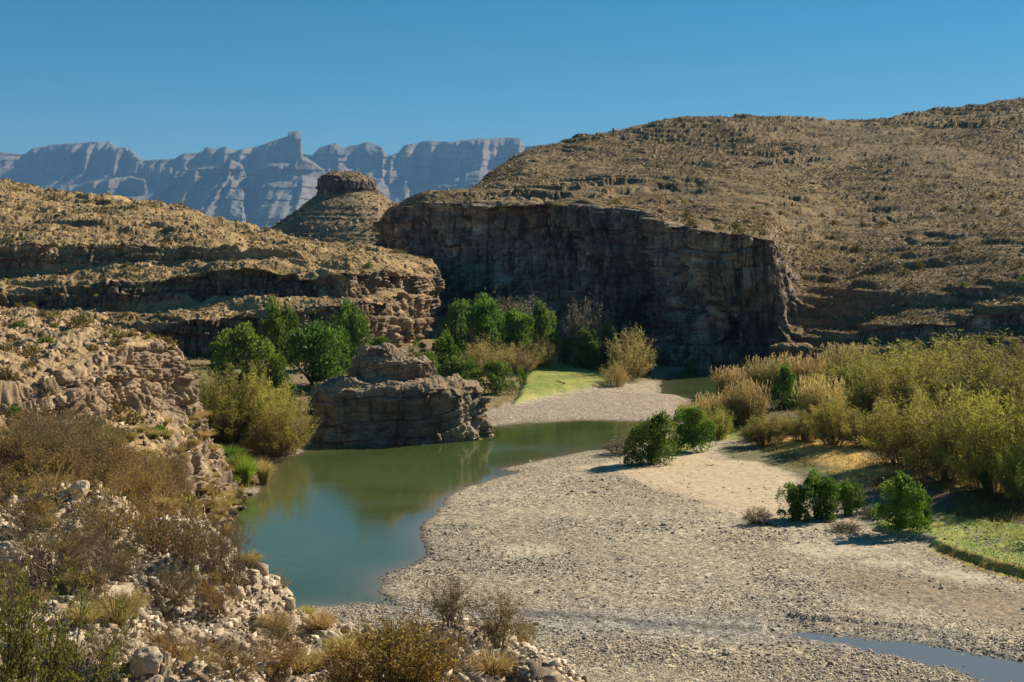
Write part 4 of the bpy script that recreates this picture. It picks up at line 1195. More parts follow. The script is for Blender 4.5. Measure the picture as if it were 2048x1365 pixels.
ring_loft("stone_block", (1582 - 1024) * SY / F, SY,
    [(0.5, 4.2, 3.0, 0, 0), (2.2, 3.9, 2.8, 0, 0), (5.6, 3.8, 2.7, 0, 0), (6.0, 3.4, 2.4, 0, 0), (6.3, 2.2, 1.5, 0, 0), (6.3, 0.1, 0.1, 0, 0)],
    160, 80, isl_disp(73, 1.4, 0.35), M_left, label="flat topped square rock block above the golden reeds", category="rock")

# ------------------------------------------------------------------ shrubs of the slopes: 300 of them one by one, the rest as stuff
def scrub_mesh(seed, n=150, cm=MS):
    rng = np.random.default_rng(seed); b = Bag()
    k = 3; m_ = 40
    a = rng.random(m_) * 2 * pi; sp = np.sqrt(rng.random(m_)); h = 0.4 + 0.35 * rng.random(m_)
    t = np.linspace(0, 1, k)[None, :]
    P = np.stack([(np.cos(a) * sp * 0.42)[:, None] * t, (np.sin(a) * sp * 0.42)[:, None] * t, h[:, None] * t], -1)
    V, Fc = ribbons(P, np.array([[0.03, 0.02, 0.008]]) * np.ones((m_, 1)), rng); b.add(V, Fc, 0.05)
    d = rdir(rng, n); d[:, 2] = np.abs(d[:, 2])
    c = d * (0.30 + 0.22 * rng.random((n, 1))) * np.array([1, 1, 1.25])
    c[:, 2] += 0.03
    V, Fc = cards(c, unit(d + np.array([0, 0, 0.8]) + 0.4 * rng.normal(size=(n, 3))), 0.13 + 0.12 * rng.random(n), 0.35, rng)
    b.add(V, Fc, np.repeat(0.25 + 0.65 * rng.random(n), 4))
    return b.mesh("desert_shrub", [cm])
SC = [scrub_mesh(300 + i) for i in range(6)] + [scrub_mesh(310 + i, cm=MO) for i in range(2)] + [scrub_mesh(313, 240, MG)]
def near_ok(P):
    px, py = proj(P)
    return 1.0 * (py < 1000)
cnt = 0
for gname, num, smin, smax, ylim, lab, grp in (
    ("near_bluff", 110, 0.7, 1.7, (36, 165), "low dry bush rooted among ledges of the near left bluff", "bushes on the near left bluff"),
    ("left_ridge", 150, 0.9, 1.9, (190, 400), "low olive bush on the stepped ridge behind the near bluff", "bushes on the left ridge"),
    ("right_hill", 40, 1.4, 2.6, (230, 380), "low dry bush on the rim above the dark canyon wall", "bushes on the canyon rim")):
    P, Nn = scatter(gname, num * 4, rng, flatmin=0.2, ymin=ylim[0], ymax=ylim[1], power=1.2, need_vis=True, pxr=(0, 2048), nzmin=0.25)
    for k in range(min(num, len(P))):
        o = link("desert_shrub", SC[rng.choice([0, 1, 2, 3, 4, 5, 6, 7, 8], p=[.14, .14, .14, .14, .12, .12, .07, .07, .06])], loc=P[k] - np.array([0, 0, 0.05]), label=lab, category="bush", group=grp)
        s = smin + (smax - smin) * rng.random() ** 1.8
        o.scale = (s * 1.15, s * 1.15, s * (0.65 + 0.4 * rng.random())); o.rotation_euler = (0, 0, rng.random() * 6.28)

def scrub_mass(gname, n, smin, smax, ncard, rng, b, **kw):
    P, Nn = scatter(gname, n, rng, **kw)
    n = len(P)
    s = smin + (smax - smin) * rng.random(n) ** 2
    s = s * np.clip(P[:, 1] / 350, 0.75, 1.8)
    d = rdir(rng, n * ncard).reshape(n, ncard, 3); d[..., 2] = np.abs(d[..., 2])
    c = P[:, None] + d * s[:, None, None] * (0.25 + 0.2 * rng.random((n, ncard, 1)))
    a = unit(d + np.array([0, 0, 0.9]) + 0.3 * rng.normal(size=d.shape))
    V, Fc = cards(c.reshape(-1, 3), a.reshape(-1, 3), np.repeat(s, ncard) * 0.42, 0.55, rng)
    tn = np.clip(0.42 + 0.30 * rng.normal(size=n), 0, 1)
    tone = np.repeat(tn, ncard) + 0.25 * (rng.random(n * ncard) - 0.5)
    b.add(V, Fc, np.repeat(tone, 4))
b = Bag()
def gully_patch(P):
    return (1 + 2.5 * sstep(45, 52, P[:, 0]) * sstep(330, 290, P[:, 1])) * (0.18 + 0.82 * sstep(-0.3, 0.4, fbm(P[:, 0] / 30, P[:, 1] / 60, P[:, 0] * 0, 3, 95)))
scrub_mass("right_hill", 80000, 0.32, 1.0, 6, rng, b, flatmin=0.35, power=1.0, patch=gully_patch, nzmin=0.3)
scrub_mass("left_ridge", 14000, 0.35, 1.1, 8, rng, b, flatmin=0.2, power=1.0, nzmin=0.25)
scrub_mass("near_bluff", 1800, 0.35, 0.9, 12, rng, b, flatmin=0.1, power=1.0, nzmin=0.2)
scrub_mass("butte", 4500, 0.5, 1.2, 7, rng, b, flatmin=0.2, power=0, nzmin=0.3)
link("scrub", b.mesh("scrub", [MS]), kind='stuff', label="sparse olive and straw coloured desert scrub on the hills")
# stones of the hills
Vs, Fs, Ts, nn = [], [], [], 0
for gname, n, smin, smax, kw in (("right_hill", 16000, 0.22, 0.95, dict(flatmin=0.25, power=1.0, patch=gully_patch)), ("left_ridge", 9000, 0.2, 1.1, dict(flatmin=0.15, power=1.0)), ("near_bluff", 7000, 0.12, 0.6, dict(flatmin=0.05, power=1.2, nzmin=0.15)), ("butte", 1500, 0.4, 1.1, dict(flatmin=0.2, power=0))):
    P, Nn = scatter(gname, n, rng, **kw)
    sz = (smin + (smax - smin) * rng.random(len(P)) ** 3) * (np.clip(P[:, 1] / 350, 0.8, 1.8) if gname != "near_bluff" else 1)
    V, Fc, nb = stones(P, sz, rng, base=CUB_V, faces=CUB_F, rough=0.22, flat=(0.4, 0.9))
    Vs.append(V); Fs.append(Fc + nn); nn += len(V)
    Ts.append(np.repeat(np.clip(0.5 + 0.25 * rng.normal(size=len(P)), 0, 1), nb))
me = new_mesh("hill_stones", np.concatenate(Vs), np.concatenate(Fs), [M_hst], {"tone": np.concatenate(Ts)})
link("hill_gravel", me, kind='stuff', label="loose tan stones strewn over the hills")

# ------------------------------------------------------------------ ground cover on the banks (stuff)
def blades(n, rng, xr, yr, mask, h, wd, material, name, label, tone0=0.5, lean=0.35):
    X = rng.uniform(*xr, n); Y = 1 / rng.uniform(1 / yr[1], 1 / yr[0], n); X = X * Y
    k = rng.random(n) < mask(X, Y)
    X, Y = X[k], Y[k]; n = len(X)
    Z = ground_z(X, Y)
    P0 = np.stack([X, Y, Z - 0.02], 1)
    hh = h * (0.5 + 0.8 * rng.random(n))
    d = unit(np.array([0, 0, 1.0]) + lean * rng.normal(size=(n, 3)))
    P = np.stack([P0, P0 + d * hh[:, None] * 0.55, P0 + unit(d + 0.3 * rng.normal(size=(n, 3))) * hh[:, None]], 1)
    V, Fc = ribbons(P, np.array([[1, 0.8, 0.1]]) * wd * (0.7 + 0.6 * rng.random((n, 1))), rng)
    b = Bag()
    tn = tone0 + 0.25 * fbm(X / 2.5, Y / 2.5, X * 0, 3, 99) + 0.3 * (rng.random(n) - 0.5)
    b.add(V, Fc, np.repeat(tn, 6))
    link(name, b.mesh(name, [material]), kind='stuff', label=label)
mk = lambda P_, s=0.4: (lambda X, Y: sstep(s, -s, sdf(X, Y, P_)))
blades(60000, rng, (0.0, 0.42), (85, 260), lambda X, Y: np.maximum.reduce([mk(P_lawn)(X, Y), mk(P_strip)(X, Y), mk(P_green)(X, Y)]), 0.16, 0.07, MGR, "grass", "short bright green grass on the river banks", 0.62)
blades(60000, rng, (0.1, 0.42), (100, 175), lambda X, Y: np.maximum.reduce([mk(P_gold, 1)(X, Y), mk(P_gold2, 1)(X, Y), mk(P_gold3, 1)(X, Y)]) * 0.5, 0.22, 0.06, MR, "straw_grass", "sunlit golden straw grass below the tamarisk thicket", 0.75)
blades(170000, rng, (0.1, 0.48), (85, 235), lambda X, Y: mk(P_bank, 1)(X, Y) * sstep(-0.35, 0.35, fbm(X / 5, Y / 5, X * 0, 3, 98)) * (1 - 0.9 * mk(P_gold)(X, Y)) * (1 - 0.9 * mk(P_green)(X, Y)), 0.42, 0.06, MO, "bank_weeds", "olive weeds covering the right bank", 0.5, 0.5)
blades(70000, rng, (-0.24, 0.12), (125, 300), lambda X, Y: mk(P_left, 1)(X, Y) * sstep(-0.3, 0.3, fbm(X / 5, Y / 5, X * 0, 3, 97)) * (1 - mk(P_lawn)(X, Y)), 0.55, 0.08, MR, "dry_grass", "dry straw grass under the trees of the left bank", 0.45, 0.5)

# ------------------------------------------------------------------ trees and big shrubs, one by one
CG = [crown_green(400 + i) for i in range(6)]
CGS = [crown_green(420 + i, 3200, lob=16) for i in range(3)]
CO = [crown_feather(440 + i, bias=(-0.16, 0.10, -0.05, 0.16, 0.0, -0.12, 0.06)[i], dens=(150, 90, 120, 160, 70, 110, 90)[i]) for i in range(7)]
COB = [crown_feather(450 + i, 5000, bare=0.45, material=MX, wid=0.010) for i in range(2)]
CR = [reed_clump(460 + i) for i in range(4)]
CRF = [crown_feather(466 + i, 6000, material=MR, bare=0.15) for i in range(2)]
CT = [trunk_unit(470 + i) for i in range(3)]
CTG = [grass_tuft(480 + i) for i in range(2)]
CTD = [grass_tuft(484 + i, 420, MR, 0.7, 0.016) for i in range(2)]
used = {}
def plant(kind, px, py, wpx, hpx, label, cat, name, group=None, grids=None, Y=None, depth=0.8, rot=None):
    pool = dict(g=CG, s=CGS, o=CO, b=COB, r=CR, f=CRF, t=CTG, d=CTD)[kind]
    if Y is None:
        p = spot(px, py, grids or ['ground'])
    else:
        x = (px - 1024) * Y / F
        p = np.array([x, Y, float(ground_z(np.array([x]), np.array([Y]))[0])])
    k = used.get(kind, 0); used[kind] = k + 1
    wv, hv = wpx * p[1] / F, hpx * p[1] / F
    p[2] -= 0.08
    if kind in 'td':
        o = link(name, pool[k % len(pool)], loc=p, label=label, category=cat, group=group)
        o.scale = (wv, wv * depth, hv); o.rotation_euler = (0, 0, k * 1.7)
        return o
    root = link(name, None, loc=p, label=label, category=cat, group=group)
    if kind == 'o' and px > 1640: wv *= 1.15
    if kind == 'g' and 1540 < px < 1880 and py > 1000: wv *= 1.25
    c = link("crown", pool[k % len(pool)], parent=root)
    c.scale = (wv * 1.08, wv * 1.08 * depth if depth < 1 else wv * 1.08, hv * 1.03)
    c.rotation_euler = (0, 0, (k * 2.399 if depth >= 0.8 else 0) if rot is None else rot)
    if kind in 'go' and not (kind == 'g' and hpx < 130):
        t = link("trunk", CT[k % 3], parent=root); t.scale = (wv, wv, hv)
    return root
T = "tree"; SH = "shrub"
PL = [
 ('g', 485, 800, 190, 142, "dark green bushy tree under the ridge, left of the rock island", T, "mesquite_tree", None, 196),
 ('g', 552, 812, 110, 112, "rounded dark green tree touching the left end of the rock island", T, "mesquite_tree", None, 186),
 ('g', 560, 765, 125, 135, "yellowish green tree behind the dark trees at the ridge foot", T, "mesquite_tree", None, 226),
 ('g', 632, 785, 190, 162, "widest and darkest green tree behind the rock island's left end", T, "mesquite_tree", None, 205),
 ('g', 697, 745, 100, 142, "tallest green tree standing against the ridge cliff", T, "mesquite_tree", None, 222),
 ('o', 435, 905, 190, 165, "yellow olive feathery tamarisk beside the near left bluff", SH, "tamarisk_shrub", None, 152),
 ('o', 505, 905, 190, 145, "golden olive tamarisk in front of the dark green trees", SH, "tamarisk_shrub", None, 156),
 ('o', 562, 922, 175, 125, "dark olive shrub leaning over the water beside the rock island", SH, "tamarisk_shrub", None, 149),
 ('s', 380, 790, 36, 52, "small bright green bush in the notch behind the near bluff", SH, "green_bush", None, 178),
 ('g', 850, 770, 100, 92, "green tree just behind the right end of the rock island", T, "mesquite_tree", None, 200),
 ('g', 893, 760, 115, 110, "mid green tree between the ridge point and the golden cane", T, "mesquite_tree", None, 212),
 ('g', 915, 724, 105, 118, "bright green tree at the foot of the ridge point", T, "mesquite_tree", None, 242),
 ('g', 968, 722, 120, 125, "full green tree behind the golden cane, second from the ridge point", T, "mesquite_tree", None, 246),
 ('g', 1028, 722, 120, 112, "green tree in the middle of the grove against the canyon wall", T, "mesquite_tree", None, 250),
 ('g', 1085, 728, 95, 125, "tall narrow green tree at the right end of the grove", T, "mesquite_tree", None, 246),
 ('b', 1050, 704, 150, 118, "bare pinkish grey twiggy tree rising behind the green grove", T, "bare_tree", None, 262),
 ('b', 985, 704, 130, 112, "bare grey treetop behind the full green tree", T, "bare_tree", None, 264),
 ('f', 975, 760, 110, 76, "golden cane thicket at the left, beside the mid green tree", SH, "cane_thicket", None, 226),
 ('f', 1035, 758, 110, 70, "golden cane thicket in the middle, above the bright lawn", SH, "cane_thicket", None, 230),
 ('f', 1085, 754, 80, 62, "small golden cane thicket at the lawn's back edge", SH, "cane_thicket", None, 234),
 ('g', 992, 800, 96, 70, "low dark green bush at the left end of the lawn", SH, "green_bush", None, 204),
 ('s', 1046, 785, 36, 40, "little dark green bush standing on the lawn's left edge", SH, "green_bush", None, 211),
 ('g', 915, 800, 130, 76, "low green bush at the water behind the rock island", SH, "green_bush", None, 205),
 ('b', 1165, 750, 110, 150, "grey half bare tree rising above the back of the lawn", T, "bare_tree", None, 240),
 ('g', 1172, 752, 92, 82, "round dark green bush under the grey half bare tree", SH, "green_bush", None, 236),
 ('g', 1212, 750, 48, 92, "narrow green tree right of the grey half bare tree", T, "mesquite_tree", None, 240),
 ('f', 1262, 765, 110, 112, "tall golden cane clump at the right end of the lawn", SH, "cane_thicket", None, 232),
 ('f', 1230, 782, 60, 55, "pale straw clump hanging over the cut bank", SH, "cane_thicket", None, 222),
 ('g', 1300, 752, 36, 76, "slim green shrub at the tip of the lawn bank", SH, "green_bush", None, 238),
 ('g', 1312, 920, 140, 112, "large dark green bush alone at the head of the gravel bar", SH, "green_bush", None, None),
 ('g', 1386, 895, 106, 96, "second green bush right behind the lone large one", SH, "green_bush", None, None),
 ('s', 1350, 915, 60, 42, "low green fringe at the right foot of the lone large bush", SH, "green_bush", None, 149),
 ('b', 1240, 916, 80, 36, "low brown brush heap left of the lone large green bush", SH, "brush_heap", None, 149),
 ('g', 1572, 828, 78, 96, "dark green conical tree among the golden reeds", T, "mesquite_tree", None, 182),
 ('g', 1590, 1032, 84, 78, "left part of the low green bushes on the sandy bar", SH, "green_bush", None, None),
 ('g', 1640, 1030, 112, 96, "wide low green bush on the sand with bare stems below", SH, "green_bush", None, None),
 ('g', 1694, 1020, 66, 82, "pointed green bush at the right end of the wide low one", SH, "green_bush", None, None),
 ('g', 1802, 1048, 98, 116, "dark green bush at the upper edge of the green turf", SH, "green_bush", None, None),
 ('g', 1845, 1036, 62, 58, "small round green bush joined to the turf bush on the right", SH, "green_bush", None, None),
 ('s', 1965, 986, 38, 56, "small upright green bush in front of the tamarisk thicket", SH, "green_bush", None, None),
 ('s', 1512, 870, 70, 44, "low olive green bush on the bank left of the golden ground", SH, "green_bush", None, None),
 ('s', 1912, 952, 64, 36, "low dark green bush under the tamarisk thicket edge", SH, "green_bush", None, None),
 ('b', 1516, 1040, 60, 40, "twiggy dead bush on the sand left of the wide green bush", SH, "brush_heap", None, None),
 ('b', 1690, 1055, 66, 26, "low heap of grey driftwood brush before the turf bush", SH, "brush_heap", None, None),
 ('b', 1745, 1030, 46, 30, "dry brown twigs between the two green bushes on the sand", SH, "brush_heap", None, None),
 # reeds on the right bank
 ('r', 1395, 838, 70, 44, "low orange tinted reeds at the channel mouth", SH, "reed_clump", None, None),
 ('r', 1440, 842, 84, 62, "golden reeds second from the channel mouth", SH, "reed_clump", None, None),
 ('r', 1492, 838, 92, 84, "tall plumed reeds left of the dark conical tree", SH, "reed_clump", None, None),
 ('r', 1535, 808, 90, 80, "plumed reeds behind the dark conical tree on its left", SH, "reed_clump", None, 196),
 ('r', 1600, 812, 90, 84, "plumed reeds behind the dark conical tree on its right", SH, "reed_clump", None, 198),
 ('r', 1640, 848, 84, 100, "pale reeds between the conical tree and the thicket", SH, "reed_clump", None, None),
 ('r', 1470, 800, 90, 56, "plumed reeds along the far edge of the right bank", SH, "reed_clump", None, 208),
 ('r', 1690, 800, 110, 92, "feathery reed tops above the left shoulder of the thicket", SH, "reed_clump", None, 205),
 ('o', 1432, 868, 90, 70, "olive shrub behind the second lone green bush", SH, "tamarisk_shrub", None, None),
 ('o', 1530, 880, 104, 66, "rounded olive tuft shrub in front of the reeds", SH, "tamarisk_shrub", None, None),
 ('o', 1608, 872, 96, 66, "low olive shrub beneath the dark conical tree", SH, "tamarisk_shrub", None, None),
 ('o', 1668, 882, 110, 110, "olive shrub at the left front of the thicket", SH, "tamarisk_shrub", None, None),
 # the thicket
 ('o', 1745, 884, 120, 84, "brownish olive tamarisk above the golden ground", SH, "tamarisk_shrub", None, None),
 ('o', 1790, 850, 210, 122, "light green tamarisk at the back left of the thicket", SH, "tamarisk_shrub", None, 185),
 ('o', 1825, 925, 180, 160, "dense olive tamarisk in the middle front of the thicket", SH, "tamarisk_shrub", None, None),
 ('o', 1885, 830, 210, 124, "bright yellow green tamarisk crowning the thicket", SH, "tamarisk_shrub", None, 190),
 ('o', 1900, 955, 210, 205, "brown shaded tamarisk in the thicket front, beside the dark low bush", SH, "tamarisk_shrub", None, None),
 ('o', 1960, 860, 230, 158, "tall yellow green tamarisk at the back right of the thicket", SH, "tamarisk_shrub", None, 175),
 ('o', 1985, 975, 200, 215, "olive tamarisk behind the small upright green bush", SH, "tamarisk_shrub", None, None),
 ('o', 2050, 845, 230, 140, "tamarisk top reaching the canyon wall at the frame edge", SH, "tamarisk_shrub", None, 180),
 ('o', 2050, 1000, 130, 150, "nearest brown tamarisk, cut off by the frame edge", SH, "tamarisk_shrub", None, None),
 ('o', 2110, 985, 200, 240, "tamarisk just beyond the frame edge behind the nearest one", SH, "tamarisk_shrub", None, None),
 ('o', 2160, 1060, 120, 110, "low tamarisk outside the frame casting shade over the green turf", SH, "tamarisk_shrub", None, None),
 ('o', 1855, 890, 220, 160, "olive brown tamarisk filling the heart of the thicket", SH, "tamarisk_shrub", None, 160),
 ('o', 1945, 905, 220, 175, "mid height tamarisk between the front and back rows of the thicket", SH, "tamarisk_shrub", None, 158),
 ('o', 1760, 870, 180, 135, "grey olive tamarisk behind the brownish front one", SH, "tamarisk_shrub", None, 170),
 ('o', 2030, 915, 230, 190, "tall olive tamarisk behind the nearest brown one", SH, "tamarisk_shrub", None, 152),
 ('o', 1700, 845, 150, 100, "low olive tamarisk joining reeds and thicket", SH, "tamarisk_shrub", None, 185),
 ('s', 560, 830, 90, 60, "shaded green bush low between the olive shrubs and the rock island", SH, "green_bush", None, 178),
 ('g', 665, 800, 120, 90, "dark green bush touching the rock island's upper block", SH, "green_bush", None, 186),
 ('g', 760, 718, 70, 46, "small green bush at the ridge foot above the island's upper block", SH, "green_bush", None, 240),
 ('g', 450, 735, 80, 60, "green bush in the shade of the ridge foot", SH, "green_bush", None, 228),
 ('s', 835, 722, 60, 40, "small yellowish green bush at the ridge foot before the grove", SH, "green_bush", None, 240),
 ('g', 1130, 745, 60, 60, "dark green bush between the narrow tree and the grey tree", SH, "green_bush", None, 240),
 ('b', 1205, 742, 90, 110, "thin grey treetop behind the round dark green bush", T, "bare_tree", None, 250),
 ('s', 935, 775, 80, 56, "shaded green bush below the left golden cane", SH, "green_bush", None, 214),
 ('s', 1385, 748, 66, 46, "dark green bush at the foot of the canyon wall beside the channel", SH, "green_bush", None, 249),
 ('s', 1470, 744, 60, 40, "dark bush at the canyon wall foot behind the plumed reeds", SH, "green_bush", None, 247),
 ('b', 1335, 742, 50, 46, "dead twiggy bush in the dark corner of the canyon wall", SH, "brush_heap", None, 262),
 # left water edge
 ('t', 455, 925, 70, 42, "bright green grass tuft on the toe of the near bluff", "grass tuft", "grass_tuft", None, 141),
 ('t', 492, 990, 52, 78, "lime green grass hanging down to the water by the bluff", "grass tuft", "grass_tuft", None, 129),
 ('t', 480, 950, 62, 55, "light green grass tuft between the two brighter tufts", "grass tuft", "grass_tuft", None, 134),
 ('d', 452, 945, 70, 34, "golden grass tuft below the bright green one", "grass tuft", "straw_tuft", None, 134),
 ('d', 528, 985, 60, 75, "pale dry blades drooping over the river at the bluff toe", "grass tuft", "straw_tuft", None, 131),
 ('d', 405, 1000, 60, 40, "golden tuft on the dark ledge by the water", "grass tuft", "straw_tuft", None, 119),
]
for kind, px, py, wp, hp, lab, cat, nm, grp, Y in PL:
    plant(kind, px, py, wp, hp, lab, cat, nm, grp, Y=Y, grids=['ground'] if kind not in 'td' else ['ground', 'near_bluff'])

def driftwood(seed, px, py, L_, label):
    rng = np.random.default_rng(seed)
    p = spot(px, py, ['ground'])
    P0, P1, r0, r1, lv, tips = grow(rng, 3, 1.0, 3.5, levels=2, seg=4, r=0.045, kids=(0, 2), wob=0.22)
    P0[:, 2] = np.abs(P0[:, 2]) * 0.35; P1[:, 2] = np.abs(P1[:, 2]) * 0.35
    V, Fc = tubes(P0 * L_, P1 * L_, r0 * L_, r1 * L_, 5)
    b = Bag(); b.add(V, Fc, 0.4)
    link("driftwood", b.mesh("driftwood", [M_dark]), loc=p, label=label, category="driftwood")
driftwood(1, 1530, 1040, 2.2, "dark driftwood branches below the twiggy dead bush on the sand")
driftwood(2, 1425, 925, 0.9, "small dark branch lying on the open sand above the cobbles")
driftwood(3, 1700, 1052, 1.8, "dark driftwood in the low grey brush heap")
driftwood(4, 930, 1045, 1.3, "thin stick stranded near the water on the left edge of the bar")
driftwood(5, 1130, 760, 2.6, "dead branches under the grove at the back of the lawn")
driftwood(6, 1680, 1168, 0.7, "small dark twig on the pale sand near the cobbles")

# golden tufts on the toe slope
P, Nn = scatter('near_bluff', 400, rng, flatmin=0.0, ymin=95, ymax=130, power=0, need_vis=True, nzmin=0.15, pxr=(330, 470), patch=lambda P: 1.0 * (P[:, 2] < 7))
for k in range(26):
    o = link("straw_tuft", CTD[k % 2], loc=P[k], label="small golden grass tuft on the sloping toe of the near bluff", category="grass tuft", group="golden tufts on the bluff toe")
    s = 0.8 + 0.9 * rng.random(); o.scale = (s * 1.4, s * 1.4, s * 0.7); o.rotation_euler = (0, 0, rng.random() * 6)

# ------------------------------------------------------------------ foreground brush
def brush_parts(seed, nstem, levels, kids, r, leaf=None, nleaf=0, ls=0.03, spread=0.8, wob=0.2, up=0.0, wood=None, kidlen=0.5, lasp=0.5):
    rng = np.random.default_rng(seed)
    P0, P1, r0, r1, lv, tips = grow(rng, nstem, 1.0, spread, levels=levels, seg=5, r=r, kids=kids, wob=wob, up=up, kidlen=kidlen)
    V, Fc = tubes(P0, P1, np.maximum(r0, 0.0016), np.maximum(r1, 0.0010), 3)
    b = Bag(); b.add(V, Fc, 0.4)
    sm = b.mesh("stems", [wood or M_wood])
    lm = None
    if leaf:
        w_ = np.where(lv == 0, 0.25, 1.0) * np.linalg.norm(P1 - P0, axis=1)
        i = rng.choice(len(P0), nleaf, p=w_ / w_.sum())
        t = rng.random((nleaf, 1))
        c = P0[i] * (1 - t) + P1[i] * t + rng.normal(size=(nleaf, 3)) * ls * 0.4
        V, Fc = cards(c, unit(unit(P1[i] - P0[i]) + 0.7 * rng.normal(size=(nleaf, 3))), ls * (0.6 + 0.8 * rng.random(nleaf)), lasp, rng)
        b = Bag(); b.add(V, Fc, np.repeat(0.15 + 0.8 * rng.random(nleaf), 4))
        lm = b.mesh("leaves", [leaf])
    return sm, lm
BR = dict(
    dry=[brush_parts(500 + i, 26, 3, (1, 2), 0.010, None) for i in range(4)],
    rust=[brush_parts(510 + i, 20, 3, (1, 2), 0.010, MRU, 3600, 0.030) for i in range(3)],
    tan=[brush_parts(520 + i, 30, 3, (1, 2), 0.008, MS, 3600, 0.030) for i in range(3)],
    creo=[brush_parts(530 + i, 11, 3, (1, 3), 0.013, MYG, 5000, 0.026, spread=0.55, wob=0.14, wood=M_dark) for i in range(2)],
    stick=[brush_parts(540 + i, 6, 3, (0, 1), 0.008, None, spread=0.35, wob=0.10, wood=M_dark) for i in range(3)],
    darkr=[brush_parts(550 + i, 24, 3, (1, 3), 0.014, MRU, 7000, 0.034, wood=M_dark) for i in range(2)],
)
bc = {}
def brush(kind, px, py, wpx, hpx, label, group=None, name="dry_shrub", grids=('rubble_slope',), Y=None, p=None):
    if p is None:
        p = spot(px, py, list(grids)) if Y is None else None
    if p is None:
        p = W(px, py, Y)
    k = bc.get(kind, 0); bc[kind] = k + 1
    sm, lm = BR[kind][k % len(BR[kind])]
    wv, hv = wpx * p[1] / F, hpx * p[1] / F
    root = link(name, None, loc=p - np.array([0, 0, 0.03]), label=label, category="shrub", group=group)
    for nm, me in (("stems", sm), ("leaves", lm)):
        if me is None: continue
        c = link(nm, me, parent=root); c.scale = (wv * 0.75, wv * 0.75, hv); c.rotation_euler = (0, 0, k * 2.1)
    return root
for a in [
    ('creo', 20, 1500, 300, 430, "nearest yellow green creosote bush with dark stems, cut by the left edge", "creosote_bush"),
    ('creo', 150, 1420, 260, 260, "yellow green creosote sprigs at the bottom left", "creosote_bush"),
    ('dry', 90, 1180, 250, 210, "large dark brown leafless bush on the left of the slope", "dry_shrub"),
    ('dry', 200, 1190, 190, 150, "brown twiggy bush below the rusty orange ones", "dry_shrub"),
    ('rust', 225, 1110, 190, 170, "tall rusty orange bush behind the white crest", "rusty_shrub"),
    ('rust', 310, 1100, 140, 130, "rusty orange bush with grey stems next to the river", "rusty_shrub"),
    ('tan', 385, 1130, 140, 140, "grey brown upright twigs right of the rusty bushes", "dry_shrub"),
    ('rust', 40, 1070, 190, 150, "brown rusty bush at the left edge below the bluff", "rusty_shrub"),
    ('dry', 468, 1170, 110, 150, "thin leafless stems standing against the green water", "dry_shrub"),
    ('tan', 355, 1205, 100, 88, "small round dry bush with a dark shadow on the pale slope", "dry_shrub"),
    ('dry', 440, 1135, 120, 150, "tall grey leafless stems rising in front of the river's near left edge", "dry_shrub"),
    ('stick', 480, 1190, 100, 140, "few upright thin stalks against the pale green water", "dry_stalk"),
    ('rust', 440, 1225, 110, 100, "orange rusty bush on the brink above the river", "rusty_shrub"),
    ('tan', 250, 1245, 66, 60, "pale dry tuft on top of the big smooth rock", "dry_shrub"),
    ('rust', 470, 1350, 180, 90, "low orange bush on the rubble at the bottom", "rusty_shrub"),
    ('rust', 560, 1355, 120, 90, "orange bush left of the big dark stemmed one", "rusty_shrub"),
    ('darkr', 800, 1420, 270, 190, "big dark stemmed bush with golden leaves at the bottom middle", "rusty_shrub"),
    ('darkr', 700, 1400, 150, 130, "smaller dark stemmed golden bush at its left side", "rusty_shrub"),
    ('dry', 870, 1400, 160, 150, "reddish leafless twigs at the right of the dark stemmed bush", "dry_shrub"),
    ('tan', 565, 1280, 90, 66, "low brown bush where the rubble meets the river corner", "dry_shrub"),
    ('stick', 520, 1240, 50, 130, "thin dark stalk standing before the blue water", "dry_stalk"),
    ('stick', 690, 1300, 90, 120, "leaning dark stalk in front of the gravel", "dry_stalk"),
    ('stick', 790, 1310, 130, 160, "long bent reddish stalk reaching over the gravel", "dry_stalk"),
    ('rust', 905, 1330, 90, 70, "small orange bush at the right end of the rubble", "rusty_shrub"),
    ('stick', 1030, 1420, 110, 80, "few dry stalks at the bottom right of the rubble", "dry_stalk"),
    ('stick', 620, 1290, 70, 80, "sparse thin stalks near the water's lower shore", "dry_stalk"),
    ('dry', 20, 1230, 170, 170, "dark leafless bush at the left edge above the creosote", "dry_shrub"),
    ('tan', 215, 1330, 110, 120, "straw coloured twiggy bush in the middle of the rubble", "dry_shrub"),
]:
    brush(a[0], a[1], a[2], a[3], a[4], a[5], name=a[6])
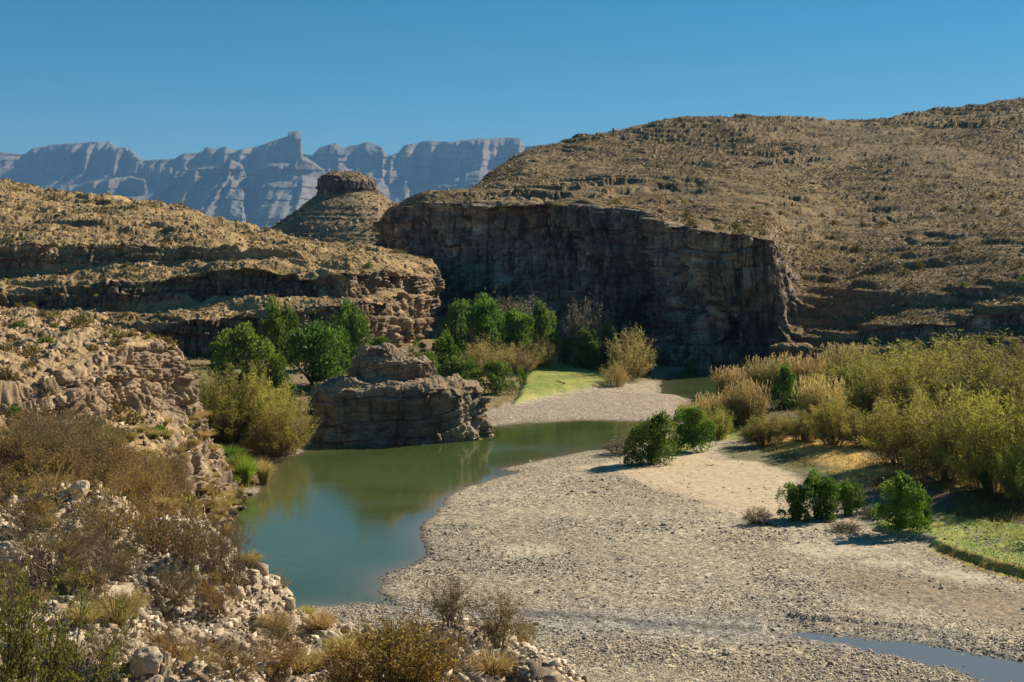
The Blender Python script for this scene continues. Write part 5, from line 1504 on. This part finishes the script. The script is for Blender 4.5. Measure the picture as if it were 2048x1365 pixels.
# many small ones between the crest and the bluff
P, Nn = scatter('near_bluff', 900, rng, flatmin=0.0, ymin=34, ymax=92, power=1.3, need_vis=True, nzmin=0.2, pxr=(-40, 430))
kk = 0
for k in range(len(P)):
    if kk >= 70: break
    px, py = proj(P[k])
    if py < 870 or px > 340 + 0.3 * (py - 870): continue
    kind = ['rust', 'tan', 'rust', 'dry', 'rust', 'tan'][kk % 6]
    kk += 1
    hpx = (1.1 + 1.1 * rng.random()) * F / P[k, 1]
    brush(kind, 0, 0, hpx * 1.25, hpx, "brown dry bush in the hollow between rubble crest and near bluff", "dry bushes in the hollow", p=P[k])
P, Nn = scatter('near_bluff', 2500, rng, flatmin=0.0, ymin=34, ymax=118, power=1.0, need_vis=True, nzmin=0.2, pxr=(0, 470))
px_, py_ = proj(P)
P = P[py_ > 850][:60]
for k in range(len(P)):
    o = link("straw_tuft", CTD[k % 2], loc=P[k], label="golden dry grass tuft among the brown bushes below the near bluff", category="grass tuft", group="golden grass tufts below the near bluff")
    s = 0.7 + 0.7 * rng.random(); o.scale = (s * 1.2, s * 1.2, s * 0.8); o.rotation_euler = (0, 0, rng.random() * 6)
P, Nn = scatter('rubble_slope', 600, rng, flatmin=0.0, ymin=12, ymax=34, power=0.5, need_vis=True, nzmin=0.2, pxr=(0, 1000))
for k in range(40):
    o = link("straw_tuft", CTD[k % 2], loc=P[k], label="small golden grass tuft between the pale foreground stones", category="grass tuft", group="golden grass tufts on the rubble")
    s = 0.25 + 0.25 * rng.random(); o.scale = (s * 1.3, s * 1.3, s); o.rotation_euler = (0, 0, rng.random() * 6)
P, Nn = scatter('rubble_slope', 900, rng, flatmin=0.0, ymin=12, ymax=36, power=1.0, need_vis=True, nzmin=0.2, pxr=(0, 1050))
kk = 0
for k in range(len(P)):
    if kk >= 34: break
    px, py = proj(P[k])
    if px > 250 and rng.random() < 0.35: continue
    kk += 1
    kind = ['tan', 'dry', 'rust', 'stick', 'tan'][kk % 5]
    h_ = 0.28 + 0.40 * rng.random()
    brush(kind, 0, 0, h_ * F / P[k, 1] * 1.2, h_ * F / P[k, 1], "little dry shrub sprouting from the pale rubble", "little shrubs on the rubble", p=P[k])

# ------------------------------------------------------------------ air
m = bpy.data.materials.new("haze_air"); m.use_nodes = True
t = m.node_tree
for nd in list(t.nodes): t.nodes.remove(nd)
out = t.nodes.new("ShaderNodeOutputMaterial"); vp = t.nodes.new("ShaderNodeVolumePrincipled")
vp.inputs['Color'].default_value = (0.26, 0.55, 1.0, 1)
vp.inputs['Density'].default_value = 4.2e-5
vp.inputs['Anisotropy'].default_value = 0.0
t.links.new(vp.outputs[0], out.inputs['Volume'])
x0, x1, y0, y1, za, zb_ = -14000, 14000, -950, 17100, -12, 1350
V = np.array([[x, y, z] for z in (za, zb_) for y in (y0, y1) for x in (x0, x1)], float)
Fc = np.array([[0, 2, 3, 1], [4, 5, 7, 6], [0, 1, 5, 4], [2, 6, 7, 3], [0, 4, 6, 2], [1, 3, 7, 5]])
link("haze", new_mesh("haze", V, Fc, [m]), kind='stuff')
